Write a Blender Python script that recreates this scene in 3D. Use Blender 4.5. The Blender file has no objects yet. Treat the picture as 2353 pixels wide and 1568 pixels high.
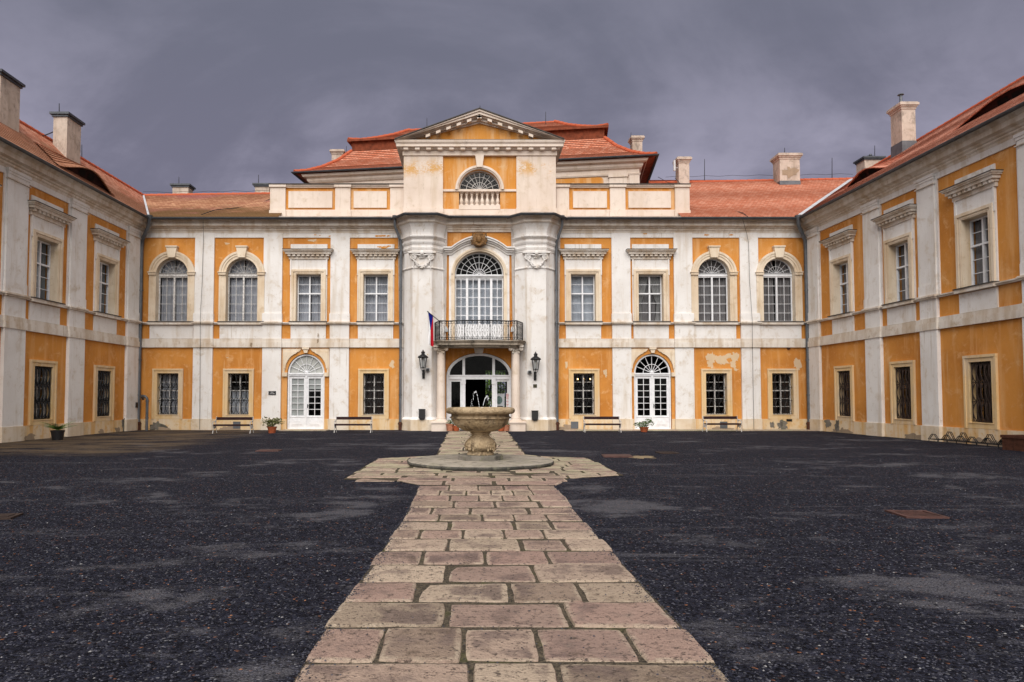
import bpy, bmesh, math, random
from mathutils import Vector, Matrix, noise
from mathutils.geometry import tessellate_polygon
random.seed(7)
R = math.radians
PI = math.pi
scene = bpy.context.scene
COL = scene.collection
# ---------------------------------------------------------------- camera constants (survey of the courtyard)
W0, H0, FPX = 2353.0, 1568.0, 1569.0
PX0, HOR = 1085.0, 915.0
TH = R(2.4)
PY0 = HOR - FPX * math.tan(TH)
EYE, D = 1.46, 31.4

def at(px, py, Y):
    u = (px - PX0) / FPX
    v = (PY0 - py) / FPX
    t = Y / (math.cos(TH) - v * math.sin(TH))
    return Vector((u * t, Y, EYE + t * (math.sin(TH) + v * math.cos(TH))))

def gz(x, y):
    return 0.0

def ground(px, py):
    u = (px - PX0) / FPX
    v = (PY0 - py) / FPX
    dz = math.sin(TH) + v * math.cos(TH)
    dy = math.cos(TH) - v * math.sin(TH)
    t = EYE / -dz
    for _ in range(4):
        t = (EYE - gz(u * t, dy * t)) / -dz
    return Vector((u * t, dy * t, gz(u * t, dy * t)))

def fX(px, py=740, n=0.0):
    return at(px, py, D - n).x

def fZ(py, n=0.0):
    return at(PX0, py, D - n).z

# ---------------------------------------------------------------- materials
class G:
    def __init__(s, name):
        s.m = bpy.data.materials.new(name)
        s.m.use_nodes = True
        s.nt = s.m.node_tree
        s.nt.nodes.clear()
        s.o = s.n('ShaderNodeOutputMaterial')
        s.tc = s.n('ShaderNodeTexCoord')
        s.co = s.tc.outputs['Object']

    def n(s, t, **k):
        nd = s.nt.nodes.new(t)
        for a, b in k.items():
            setattr(nd, a, b)
        return nd

    def set(s, sock, val):
        if isinstance(val, bpy.types.NodeSocket):
            s.nt.links.new(val, sock)
        else:
            if sock.type == 'RGBA' and len(val) == 3:
                val = (*val, 1)
            sock.default_value = val

    def vec(s, scale, co=None, loc=(0, 0, 0), rot=(0, 0, 0)):
        m = s.n('ShaderNodeMapping')
        s.set(m.inputs[0], co or s.co)
        m.inputs['Location'].default_value = loc
        m.inputs['Rotation'].default_value = rot
        m.inputs['Scale'].default_value = scale
        return m.outputs[0]

    def noise(s, scale, detail=4, rough=.55, co=None, dist=0):
        nd = s.n('ShaderNodeTexNoise')
        s.set(nd.inputs['Vector'], co or s.co)
        nd.inputs['Scale'].default_value = scale
        nd.inputs['Detail'].default_value = detail
        nd.inputs['Roughness'].default_value = rough
        nd.inputs['Distortion'].default_value = dist
        return nd.outputs['Fac']

    def voro(s, scale, co=None, out='Distance', feature='F1', rnd=1):
        nd = s.n('ShaderNodeTexVoronoi', feature=feature)
        s.set(nd.inputs['Vector'], co or s.co)
        nd.inputs['Scale'].default_value = scale
        nd.inputs['Randomness'].default_value = rnd
        return nd.outputs[out]

    def ramp(s, fac, a, b, lo=0.0, hi=1.0):
        nd = s.n('ShaderNodeMapRange', clamp=True)
        nd.interpolation_type = 'SMOOTHSTEP'
        s.set(nd.inputs[0], fac)
        nd.inputs[1].default_value = a
        nd.inputs[2].default_value = b
        nd.inputs[3].default_value = lo
        nd.inputs[4].default_value = hi
        return nd.outputs[0]

    def math(s, op, a, b=0.0):
        nd = s.n('ShaderNodeMath', operation=op)
        s.set(nd.inputs[0], a)
        s.set(nd.inputs[1], b)
        return nd.outputs[0]

    def mix(s, fac, a, b, blend='MIX'):
        nd = s.n('ShaderNodeMix', data_type='RGBA', blend_type=blend)
        s.set(nd.inputs[0], fac)
        s.set(nd.inputs[6], a)
        s.set(nd.inputs[7], b)
        return nd.outputs[2]

    def bump(s, h, strength=.4, dist=.02, nrm=None):
        nd = s.n('ShaderNodeBump')
        nd.inputs['Strength'].default_value = strength
        nd.inputs['Distance'].default_value = dist
        s.set(nd.inputs['Height'], h)
        if nrm:
            s.set(nd.inputs['Normal'], nrm)
        return nd.outputs[0]

    def out(s, color, rough=.9, spec=.3, normal=None, metal=0, **k):
        p = s.n('ShaderNodeBsdfPrincipled')
        s.set(p.inputs['Base Color'], color)
        s.set(p.inputs['Roughness'], rough)
        p.inputs['Specular IOR Level'].default_value = spec
        p.inputs['Metallic'].default_value = metal
        if normal:
            s.set(p.inputs['Normal'], normal)
        for a, b in k.items():
            s.set(p.inputs[a.replace('_', ' ')], b)
        s.nt.links.new(p.outputs[0], s.o.inputs[0])
        return s.m

MT = {}

def stucco(name, base, alt, stain, stain_amt=.5, flake=None, flake_lo=.66, streak=(.5, .62), rough=.92, scale=1.0, dark=None, bump=(.35, .012), fscale=1.0, dark_lo=.6):
    g = G(name)
    a = g.noise(.55 * scale, 5, .6)
    c = g.mix(g.ramp(a, .38, .66), base, alt)
    b = g.noise(2.2 * scale, 7, .68, dist=.4)
    c = g.mix(g.math('MULTIPLY', g.ramp(b, .52, .74), stain_amt), c, stain)
    st = g.noise(1.0, 5, .6, g.vec((2.6, 2.6, .28)))
    c = g.mix(g.math('MULTIPLY', g.ramp(st, streak[0], streak[1] + .1), stain_amt * .7), c, stain)
    st2 = g.noise(1.0, 6, .65, g.vec((8, 8, .45), loc=(1, 6, 3)))
    c = g.mix(g.math('MULTIPLY', g.math('MULTIPLY', g.ramp(st2, .56, .70), g.ramp(g.noise(.9, 3, .5, g.vec((1, 1, 1), loc=(7, 7, 7))), .42, .62)), stain_amt * .75), c, tuple(x * .85 for x in stain))
    f = g.noise(9, 6, .7)
    c = g.mix(g.ramp(f, .3, .75, 0, .16), c, alt)
    if dark:
        dd = g.math('MULTIPLY', g.ramp(g.noise(1.7 * fscale, 8, .75, g.vec((1, 1, .6), loc=(3, 1, 7))), dark_lo, dark_lo + .18), .55 if dark_lo > .55 else .8)
        c = g.mix(dd, c, dark)
    sp2 = g.math('MULTIPLY', g.ramp(g.noise(5.5, 8, .8, g.vec((1, 1, .75), loc=(2, 8, 5)), .5), .575, .66), stain_amt * .6)
    c = g.mix(sp2, c, tuple(x * .8 for x in stain))
    if flake:
        big = g.ramp(g.noise(.8, 2, .5, g.vec((1, 1, 1), loc=(9, 4, 2))), .5, .62)
        fl = g.math('MULTIPLY', g.ramp(g.noise(6.5, 5, .7, dist=.6), flake_lo, flake_lo + .012), big)
        c = g.mix(fl, c, flake)
    h = g.math('ADD', g.math('MULTIPLY', b, .6 * fscale), g.noise(45 / fscale, 3, .6))
    MT[name] = g.out(c, rough, .2, g.bump(h, *bump))

ORANGE = (.63, .272, .060)
stucco('orange_stucco', ORANGE, (.49, .192, .038), (.74, .44, .20), .85, dark=(.42, .19, .06), dark_lo=.58)
stucco('attic_orange_stucco', (.62, .27, .055), (.55, .22, .04), (.72, .48, .26), .9, streak=(.46, .56))
stucco('white_stucco', (.79, .77, .755), (.71, .68, .655), (.56, .475, .38), .9, flake=(.62, .40, .15), flake_lo=.70, dark=(.40, .37, .33))
stucco('attic_white_stucco', (.75, .65, .57), (.67, .56, .48), (.55, .44, .32), .8, dark=(.36, .31, .26))
def worn_pier():
    stucco('worn_pier_stucco', (.75, .65, .57), (.67, .56, .48), (.55, .44, .32), .8, dark=(.36, .31, .26))
    g = G.__new__(G)
    g.m = MT['worn_pier_stucco']; g.nt = g.m.node_tree
    p = [n for n in g.nt.nodes if n.type == 'BSDF_PRINCIPLED'][0]
    tc = [n for n in g.nt.nodes if n.type == 'TEX_COORD'][0]
    g.co = tc.outputs['Object']
    old = p.inputs['Base Color'].links[0].from_socket
    sx = g.n('ShaderNodeSeparateXYZ'); g.set(sx.inputs[0], g.co)
    z = g.math('ADD', sx.outputs[2], g.math('MULTIPLY', g.math('SUBTRACT', g.noise(1.1, 4, .6), .5), .9))
    za, zb = fZ(409, .2), fZ(368, .2)
    band = g.math('MULTIPLY', g.ramp(z, za - .1, za + .35), g.ramp(z, zb + .15, zb - .35))
    nz = g.math('ADD', g.math('MULTIPLY', g.noise(1.3, 3, .6, g.vec((1, 1, 1), loc=(4.4, 0, 1))), .42), g.math('MULTIPLY', g.noise(10, 8, .85, g.vec((1, 1, 1.8))), .58))
    fl = g.math('MULTIPLY', band, g.ramp(nz, .485, .53, 0, .85))
    g.set(p.inputs['Base Color'], g.mix(fl, old, (.60, .32, .08)))
worn_pier()
stucco('cornice_stucco', (.74, .69, .63), (.63, .56, .49), (.46, .34, .22), .9, streak=(.42, .55), dark=(.27, .20, .14), flake=(.58, .36, .12), flake_lo=.67)
stucco('pale_stone', (.76, .66, .53), (.67, .54, .40), (.52, .38, .23), .8, streak=(.44, .56), dark=(.36, .28, .18))
stucco('yellow_stone', (.72, .52, .28), (.66, .53, .38), (.60, .37, .13), .8, streak=(.44, .56), dark=(.42, .33, .22))
stucco('plinth_stucco', (.70, .58, .43), (.68, .50, .29), (.62, .32, .07), 1.0, streak=(.45, .56), scale=1.6, dark=(.30, .24, .17), fscale=1.5, dark_lo=.56)
stucco('pale_plinth_stucco', (.70, .62, .52), (.64, .52, .38), (.52, .38, .22), .9, streak=(.45, .56), scale=1.6, dark=(.32, .27, .21), fscale=1.5, dark_lo=.56)
stucco('chimney_stucco', (.56, .47, .40), (.46, .38, .32), (.34, .27, .21), 1.0, dark=(.20, .165, .14), scale=2, fscale=1.6, dark_lo=.5)
stucco('bare_plaster', (.66, .50, .32), (.58, .43, .28), (.5, .38, .26), .5)
stucco('bare_mortar', (.36, .27, .19), (.30, .23, .16), (.22, .17, .12), .8)
stucco('fountain_stone', (.49, .375, .24), (.37, .27, .155), (.25, .17, .10), 1.0, scale=4, dark=(.085, .06, .04), bump=(1.0, .035), fscale=2.4, dark_lo=.47)
stucco('mossy_stone', (.23, .205, .175), (.155, .14, .12), (.19, .195, .11), .9, scale=2.6, dark=(.045, .042, .036), bump=(1.0, .03), fscale=1.8, dark_lo=.48)
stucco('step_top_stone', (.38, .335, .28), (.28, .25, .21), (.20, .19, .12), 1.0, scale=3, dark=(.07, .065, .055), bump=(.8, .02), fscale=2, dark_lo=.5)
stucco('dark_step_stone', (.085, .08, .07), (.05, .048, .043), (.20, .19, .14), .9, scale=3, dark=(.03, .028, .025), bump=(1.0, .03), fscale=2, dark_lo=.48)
stucco('balcony_stone', (.42, .36, .29), (.30, .26, .21), (.16, .13, .10), 1.0, scale=2.6, dark=(.03, .027, .024), bump=(.8, .02), fscale=1.6, dark_lo=.48)

def simple(name, col, rough=.5, spec=.4, metal=0, var=.25, scale=6, bump=.1):
    g = G(name)
    a = g.noise(scale, 5, .65)
    c2 = tuple(max(0, x * (1 - var)) for x in col)
    c = g.mix(g.ramp(a, .35, .7), col, c2)
    MT[name] = g.out(c, rough, spec, g.bump(g.noise(scale * 8, 3), bump, .005), metal)

simple('white_paint', (.80, .81, .84), .45, .4, var=.14)
simple('worn_white_paint', (.70, .68, .66), .6, .3, var=.45, scale=14)
simple('zinc', (.145, .155, .172), .5, .5, .5, .35, 3)
simple('dark_zinc', (.075, .082, .095), .5, .5, .4, .35, 3)
simple('lead_cap', (.085, .075, .068), .75, .3, .1, .4, 4)
simple('white_metal_strip', (.62, .64, .68), .5, .4, .2, .3, 3)
simple('rust_brown', (.10, .038, .022), .75, .3, .2, .5, 8)
simple('black_iron', (.012, .012, .014), .5, .5, .3, .3, 10)
simple('rust_iron', (.055, .035, .028), .7, .3, .3, .5, 10)
simple('black_plastic', (.014, .014, .016), .4, .5, 0, .2, 8)
simple('bronze_plate', (.05, .045, .02), .5, .5, .3, .4, 12)
simple('gilded_crest', (.22, .105, .025), .55, .5, .35, .75, 22)
simple('dark_wood', (.038, .017, .018), .65, .15, 0, .4, 7)
simple('roof_wood', (.24, .062, .028), .8, .2, 0, .5, 4)
simple('dark_board', (.035, .009, .008), .85, .2, 0, .5, 5)
simple('terracotta', (.42, .105, .04), .75, .3, 0, .3, 12)
simple('pale_terracotta', (.46, .19, .11), .8, .25, 0, .35, 12)
simple('interior_dark', (.035, .026, .021), .95, .1, 0, .5, 1.2)
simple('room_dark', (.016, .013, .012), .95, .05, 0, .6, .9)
simple('flag_blue', (.005, .012, .22), .8, .2, 0, .1)
simple('flag_red', (.62, .012, .03), .8, .2, 0, .1)
simple('flag_white', (.78, .77, .77), .8, .2, 0, .1)
simple('poster_white', (.75, .75, .76), .5, .3, 0, .05)
simple('poster_green', (.22, .33, .30), .6, .3, 0, .6, 18)
simple('poster_dark', (.05, .042, .04), .6, .3, 0, .3, 20)
simple('sign_red', (.5, .02, .03), .5, .3, 0, .1)
simple('flower_white', (.8, .8, .7), .7, .2, 0, .1)
simple('brass', (.45, .28, .08), .35, .5, .8, .2)
simple('soil', (.03, .022, .016), .95, .1)
simple('grey_plastic', (.55, .56, .57), .5, .4)
simple('rusty_plate', (.105, .05, .042), .7, .35, .2, .5, 6)
simple('concrete_patch', (.26, .20, .125), .95, .1, 0, .3, 8)
simple('frosted_glass', (.43, .44, .42), .4, .4, 0, .12, 3)
simple('mantle_glass', (.66, .66, .63), .35, .5, 0, .08)

# leaves
def leafmat(name, a, b):
    g = G(name)
    oi = g.n('ShaderNodeNewGeometry')
    c = g.mix(oi.outputs['Random Per Island'], a, b)
    MT[name] = g.out(c, .55, .35)
leafmat('leaf_green', (.030, .085, .018), (.10, .16, .030))
leafmat('leaf_olive', (.060, .075, .022), (.15, .15, .04))
leafmat('leaf_fern', (.03, .12, .025), (.13, .24, .04))
leafmat('leaf_garden', (.14, .30, .04), (.34, .48, .10))

# glass: thin pane, mostly clear, mirrors the sky at an angle
g = G('window_glass')
tr = g.n('ShaderNodeBsdfTransparent'); tr.inputs[0].default_value = (.86, .88, .90, 1)
gl = g.n('ShaderNodeBsdfGlossy'); gl.inputs['Roughness'].default_value = .06
g.set(gl.inputs['Normal'], g.bump(g.noise(1.6, 2), .12, .03))
ge_ = g.n('ShaderNodeNewGeometry')
dt_ = g.n('ShaderNodeVectorMath', operation='DOT_PRODUCT')
g.set(dt_.inputs[0], ge_.outputs['Normal']); g.set(dt_.inputs[1], ge_.outputs['Incoming'])
sch = g.math('ADD', g.math('MULTIPLY', g.math('POWER', g.math('SUBTRACT', 1.0, g.math('ABSOLUTE', dt_.outputs['Value'])), 4.0), .50), .014)
mx = g.n('ShaderNodeMixShader')
g.set(mx.inputs[0], sch); g.set(mx.inputs[1], tr.outputs[0]); g.set(mx.inputs[2], gl.outputs[0])
g.nt.links.new(mx.outputs[0], g.o.inputs[0])
MT['window_glass'] = g.m

def curtain(name, col, alpha_tr):
    g = G(name)
    d = g.n('ShaderNodeBsdfDiffuse')
    g.set(d.inputs[0], g.mix(g.ramp(g.noise(3, 4), .35, .7), col, tuple(x * .8 for x in col)))
    t = g.n('ShaderNodeBsdfTranslucent'); t.inputs[0].default_value = (*col, 1)
    m = g.n('ShaderNodeMixShader'); m.inputs[0].default_value = alpha_tr
    g.set(m.inputs[1], d.outputs[0]); g.set(m.inputs[2], t.outputs[0])
    g.nt.links.new(m.outputs[0], g.o.inputs[0])
    MT[name] = g.m
curtain('curtain_grey', (.46, .47, .51), .1)
curtain('curtain_white', (.58, .61, .66), .1)
curtain('curtain_shade', (.22, .235, .24), .1)
curtain('curtain_dark', (.25, .235, .235), .1)
curtain('curtain_black', (.06, .045, .04), .1)
curtain('curtain_beige', (.36, .35, .34), .1)

# roof tiles: UV in metres
def tile(name, a, b, c3, moss=None, moss_lo=.5, moss_amt=.0, pink=None):
    g = G(name)
    uv = g.tc.outputs['UV']
    br = g.n('ShaderNodeTexBrick', offset=.5)
    g.set(br.inputs['Vector'], uv)
    br.inputs['Color1'].default_value = (0, 0, 0, 1)
    br.inputs['Color2'].default_value = (1, 1, 1, 1)
    br.inputs['Mortar'].default_value = (.5, .5, .5, 1)
    br.inputs['Scale'].default_value = 1
    br.inputs['Mortar Size'].default_value = .008
    br.inputs['Brick Width'].default_value = .18
    br.inputs['Row Height'].default_value = .16
    col = g.mix(br.outputs['Color'], a, b)
    col = g.mix(g.ramp(g.noise(.7, 6, .65, uv), .4, .7, 0, .5), col, c3)
    if pink:
        col = g.mix(g.ramp(g.noise(.5, 3, .5, g.vec((.5, 1.3, 1), uv)), .48, .68, 0, .75), col, pink)
    if moss:
        mm = g.noise(1.1, 7, .7, g.vec((.6, 1.6, 1), uv))
        sx = g.n('ShaderNodeSeparateXYZ'); g.set(sx.inputs[0], uv)
        vv = g.math('MULTIPLY', sx.outputs[1], -.16)
        fac = g.ramp(g.math('ADD', mm, vv), moss_lo - .12, moss_lo + .10, 0, moss_amt)
        col = g.mix(fac, col, moss)
    col = g.mix(g.math('MULTIPLY', br.outputs['Fac'], .75), col, (.10, .03, .015))
    h = g.math('SUBTRACT', g.noise(20, 3, .5, uv), g.math('MULTIPLY', br.outputs['Fac'], 2.0))
    MT[name] = g.out(col, .85, .2, g.bump(h, .4, .012))
tile('roof_tile', (.48, .165, .098), (.74, .36, .26), (.46, .155, .095))
tile('bright_roof_tile', (.49, .150, .080), (.66, .30, .20), (.48, .155, .085))
tile('mossy_roof_tile', (.34, .14, .08), (.62, .34, .20), (.34, .16, .08), (.20, .125, .05), .30, .92, (.50, .19, .20))
tile('weathered_roof_tile', (.42, .14, .078), (.72, .36, .25), (.50, .165, .09), (.30, .15, .08), .24, .7)
g = G('ridge_tile')
MT['ridge_tile'] = g.out(g.mix(g.noise(5, 4), (.50, .12, .055), (.40, .09, .04)), .8, .25)

# gravel courtyard: worn, dusty places (photo position, half width, half height, strength)
WORN = [(690, 1445, 75, 50, .13), (590, 1535, 110, 40, .13), (850, 1160, 110, 22, .12), (760, 1185, 80, 10, .10), (430, 1505, 120, 14, .10), (1400, 1165, 150, 25, .11), (1345, 1115, 60, 16, .12),
        (1560, 1240, 110, 16, .10), (1660, 1370, 120, 30, .11), (1740, 1490, 140, 40, .12), (2230, 1470, 150, 45, .10), (2050, 1345, 200, 22, .08), (1840, 1185, 160, 12, .08), (960, 1028, 70, 8, .13), (1240, 1030, 60, 8, .10), (1990, 1065, 260, 7, .12), (300, 1105, 160, 7, .08)]
g = G('courtyard_gravel')
co = g.co
cells = g.voro(60, co, 'Color')
dist = g.voro(60, co, 'Distance')
sep = g.n('ShaderNodeSeparateColor'); g.set(sep.inputs[0], cells)
r1 = sep.outputs[0]
c = g.mix(g.ramp(r1, .1, .95), (.0028, .0030, .0055), (.027, .029, .046))
clump = g.n('ShaderNodeSeparateColor'); g.set(clump.inputs[0], g.voro(21, co, 'Color'))
c = g.mix(g.ramp(clump.outputs[0], .55, .98, 0, .55), c, (.040, .041, .058))
c = g.mix(g.ramp(sep.outputs[1], .965, .99), c, (.16, .16, .175))
c = g.mix(g.ramp(sep.outputs[2], .985, 1.0), c, (.28, .12, .06))
med = g.noise(9, 5, .7)
c = g.mix(g.ramp(med, .35, .7, 0, .7), c, (.006, .006, .010))
d1 = g.noise(.62, 7, .68, g.vec((.55, 1.0, 1)), .6)
d2 = g.noise(2.6, 7, .72, g.vec((.6, 1.0, 1)))
dsum = g.math('ADD', g.math('MULTIPLY', d1, .62), g.math('MULTIPLY', d2, .38))
dsum = g.math('ADD', g.math('MULTIPLY', g.math('SUBTRACT', dsum, .5), 1.9), .47)
dsum = g.math('ADD', dsum, g.math('MULTIPLY', g.math('SUBTRACT', g.noise(30, 5, .85), .5), .42))
sxy = g.n('ShaderNodeSeparateXYZ'); g.set(sxy.inputs[0], co)
for (px_, py_, rx_, ry_, am_) in WORN:
    c0_ = ground(px_, py_)
    ex = g.math('MULTIPLY', g.math('SUBTRACT', sxy.outputs[0], c0_.x), 1 / (rx_ / FPX * c0_.y))
    ey = g.math('MULTIPLY', g.math('SUBTRACT', sxy.outputs[1], c0_.y), 1 / (ry_ * c0_.y ** 2 / (FPX * EYE)))
    rr_ = g.math('ADD', g.math('MULTIPLY', ex, ex), g.math('MULTIPLY', ey, ey))
    dsum = g.math('ADD', dsum, g.ramp(rr_, 1.6, 0.0, 0, am_ * 1.15))
dust = g.ramp(dsum, .52, .70, 0, .9)
d4 = g.noise(1.0, 6, .7, g.vec((.16, 1.5, 1), rot=(0, 0, .5)), .3)
dust = g.math('MAXIMUM', dust, g.math('MULTIPLY', g.ramp(g.math('ADD', d4, g.math('MULTIPLY', g.math('SUBTRACT', g.noise(20, 4, .8), .5), .18)), .60, .68), .6))
dust = g.math('MULTIPLY', dust, g.ramp(dist, .0, .5, 1.0, .45))
c = g.mix(dust, c, (.155, .15, .165))
# sandy strip on the left side of the yard
sx = g.n('ShaderNodeSeparateXYZ'); g.set(sx.inputs[0], co)
sn = g.noise(.5, 5, .6)
strip = g.math('MULTIPLY', g.ramp(g.math('ADD', sx.outputs[0], g.math('MULTIPLY', sn, 5)), -5.5, -8.5), g.ramp(g.math('ADD', sx.outputs[1], g.math('MULTIPLY', sn, 3)), 18.2, 20.2))
strip = g.math('MULTIPLY', strip, g.ramp(g.noise(1.3, 6, .7, g.vec((.35, 1, 1))), .36, .6, 0, .75))
c = g.mix(strip, c, (.165, .118, .072))
h = g.math('ADD', g.math('MULTIPLY', dist, -1.0), g.math('MULTIPLY', g.noise(18, 4), .8))
MT['courtyard_gravel'] = g.out(c, .9, .08, g.bump(h, .8, .02))

g = G('gravel_stone')
oi = g.n('ShaderNodeNewGeometry').outputs['Random Per Island']
c = g.mix(g.ramp(oi, 0, .95), (.005, .005, .009), (.055, .056, .076))
c = g.mix(g.ramp(oi, .988, .99), c, (.24, .235, .24))
c = g.mix(g.ramp(oi, .9975, .998), c, (.26, .12, .06))
MT['gravel_stone'] = g.out(c, .7, .35)

# paving slabs
g = G('paving_stone')
oi = g.n('ShaderNodeNewGeometry').outputs['Random Per Island']
cr = g.n('ShaderNodeValToRGB')
e = cr.color_ramp.elements
e[0].position = 0; e[0].color = (.47, .345, .275, 1)
e[1].position = 1; e[1].color = (.43, .295, .245, 1)
for p_, c_ in ((.16, (.34, .225, .19)), (.34, (.53, .41, .315)), (.50, (.39, .25, .21)), (.66, (.58, .455, .345)), (.82, (.32, .245, .18))):
    k = e.new(p_); k.color = (*c_, 1)
g.set(cr.inputs[0], oi)
c = cr.outputs[0]
uvs_ = g.n('ShaderNodeSeparateXYZ'); g.set(uvs_.inputs[0], g.tc.outputs['UV'])
inner = uvs_.outputs[0]
n1 = g.noise(1.5, 7, .7)
c = g.mix(g.math('MULTIPLY', g.ramp(n1, .47, .60, .0, .72), g.ramp(g.math('ADD', inner, g.math('MULTIPLY', g.noise(7, 5, .7), .9)), .55, 1.0)), c, (.13, .088, .082))
edge = g.math('MULTIPLY', g.ramp(g.math('ADD', inner, g.math('MULTIPLY', g.noise(9, 5, .75), .8)), .75, .25), g.ramp(g.noise(4, 5, .7), .38, .62))
c = g.mix(g.math('MULTIPLY', edge, .8), c, (.60, .49, .37))
n2 = g.noise(6, 8, .75)
c = g.mix(g.ramp(n2, .50, .72, 0, .55), c, (.42, .32, .26))
c = g.mix(g.ramp(g.noise(3.1, 8, .8, g.vec((1, 1, 1), loc=(5, 2, 0))), .54, .66, 0, .7), c, (.15, .105, .075))
c = g.mix(g.ramp(g.noise(26, 4, .75), .54, .64, 0, .85), c, (.075, .055, .045))
sp = g.voro(11, None, 'Distance')
c = g.mix(g.ramp(sp, .085, .05), c, (.05, .04, .03))
sx = g.n('ShaderNodeSeparateXYZ'); g.set(sx.inputs[0], g.co)
far = g.ramp(sx.outputs[1], 11.5, 14.0)
lichen = g.math('MULTIPLY', far, g.ramp(g.noise(1.2, 6, .7), .42, .6, 0, .6))
c = g.mix(lichen, c, (.44, .43, .27))
h = g.math('ADD', g.math('MULTIPLY', n2, 1.2), g.math('ADD', g.noise(24, 5, .7), g.noise(70, 3)))
MT['paving_stone'] = g.out(c, .8, .3, g.bump(h, .95, .026))

g = G('joint_soil')
vr = g.voro(75, None, 'Color')
sep = g.n('ShaderNodeSeparateColor'); g.set(sep.inputs[0], vr)
c = g.mix(sep.outputs[0], (.03, .026, .022), (.13, .105, .075))
c = g.mix(g.ramp(g.noise(2.0, 6, .7), .52, .68, 0, .8), c, (.075, .08, .025))
MT['joint_soil'] = g.out(c, .95, .1, g.bump(g.voro(75), .8, .01))

def emis(name, col, s):
    g = G(name)
    em = g.n('ShaderNodeEmission')
    em.inputs[0].default_value = (*col, 1)
    em.inputs[1].default_value = s
    g.nt.links.new(em.outputs[0], g.o.inputs[0])
    MT[name] = g.m
emis('lamp_glow', (1, .62, .22), 4)

g = G('water')
MT['water'] = g.out((.30, .33, .34), .08, .5, g.bump(g.noise(14, 3), .4, .02))
g = G('water_spray')
MT['water_spray'] = g.out((.85, .87, .9), .15, .6)

# ---------------------------------------------------------------- mesh building
class Fr:
    """Wall frame: u runs left to right as seen from the yard, z up, n out of the wall."""
    def __init__(s, o, ang):
        s.o = Vector((o[0], o[1], 0))
        s.U = Vector((math.cos(ang), math.sin(ang), 0))
        s.N = Vector((s.U.y, -s.U.x, 0))

    def p(s, u, z, n=0.0):
        q = s.o + s.U * u + s.N * n
        return Vector((q.x, q.y, z))

class Loc:
    def p(s, u, z, n=0.0):
        return Vector((u, -n, z))
LOC = Loc()       # u = x, n = -y: for free-standing things built about their own origin

ORG = {}

def root(name, loc, label=None, cat=None, group=None, rz=0, kind=None):
    o = bpy.data.objects.new(name, None)
    COL.objects.link(o)
    o.empty_display_size = .2
    o.location = loc
    o.rotation_euler = (0, 0, rz)
    tag(o, label, cat, group, kind)
    ORG[o] = Vector((0, 0, 0))
    return o

def tag(o, label=None, cat=None, group=None, kind=None):
    if label: o['label'] = label
    if cat: o['category'] = cat
    if group: o['group'] = group
    if kind: o['kind'] = kind
    return o

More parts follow.
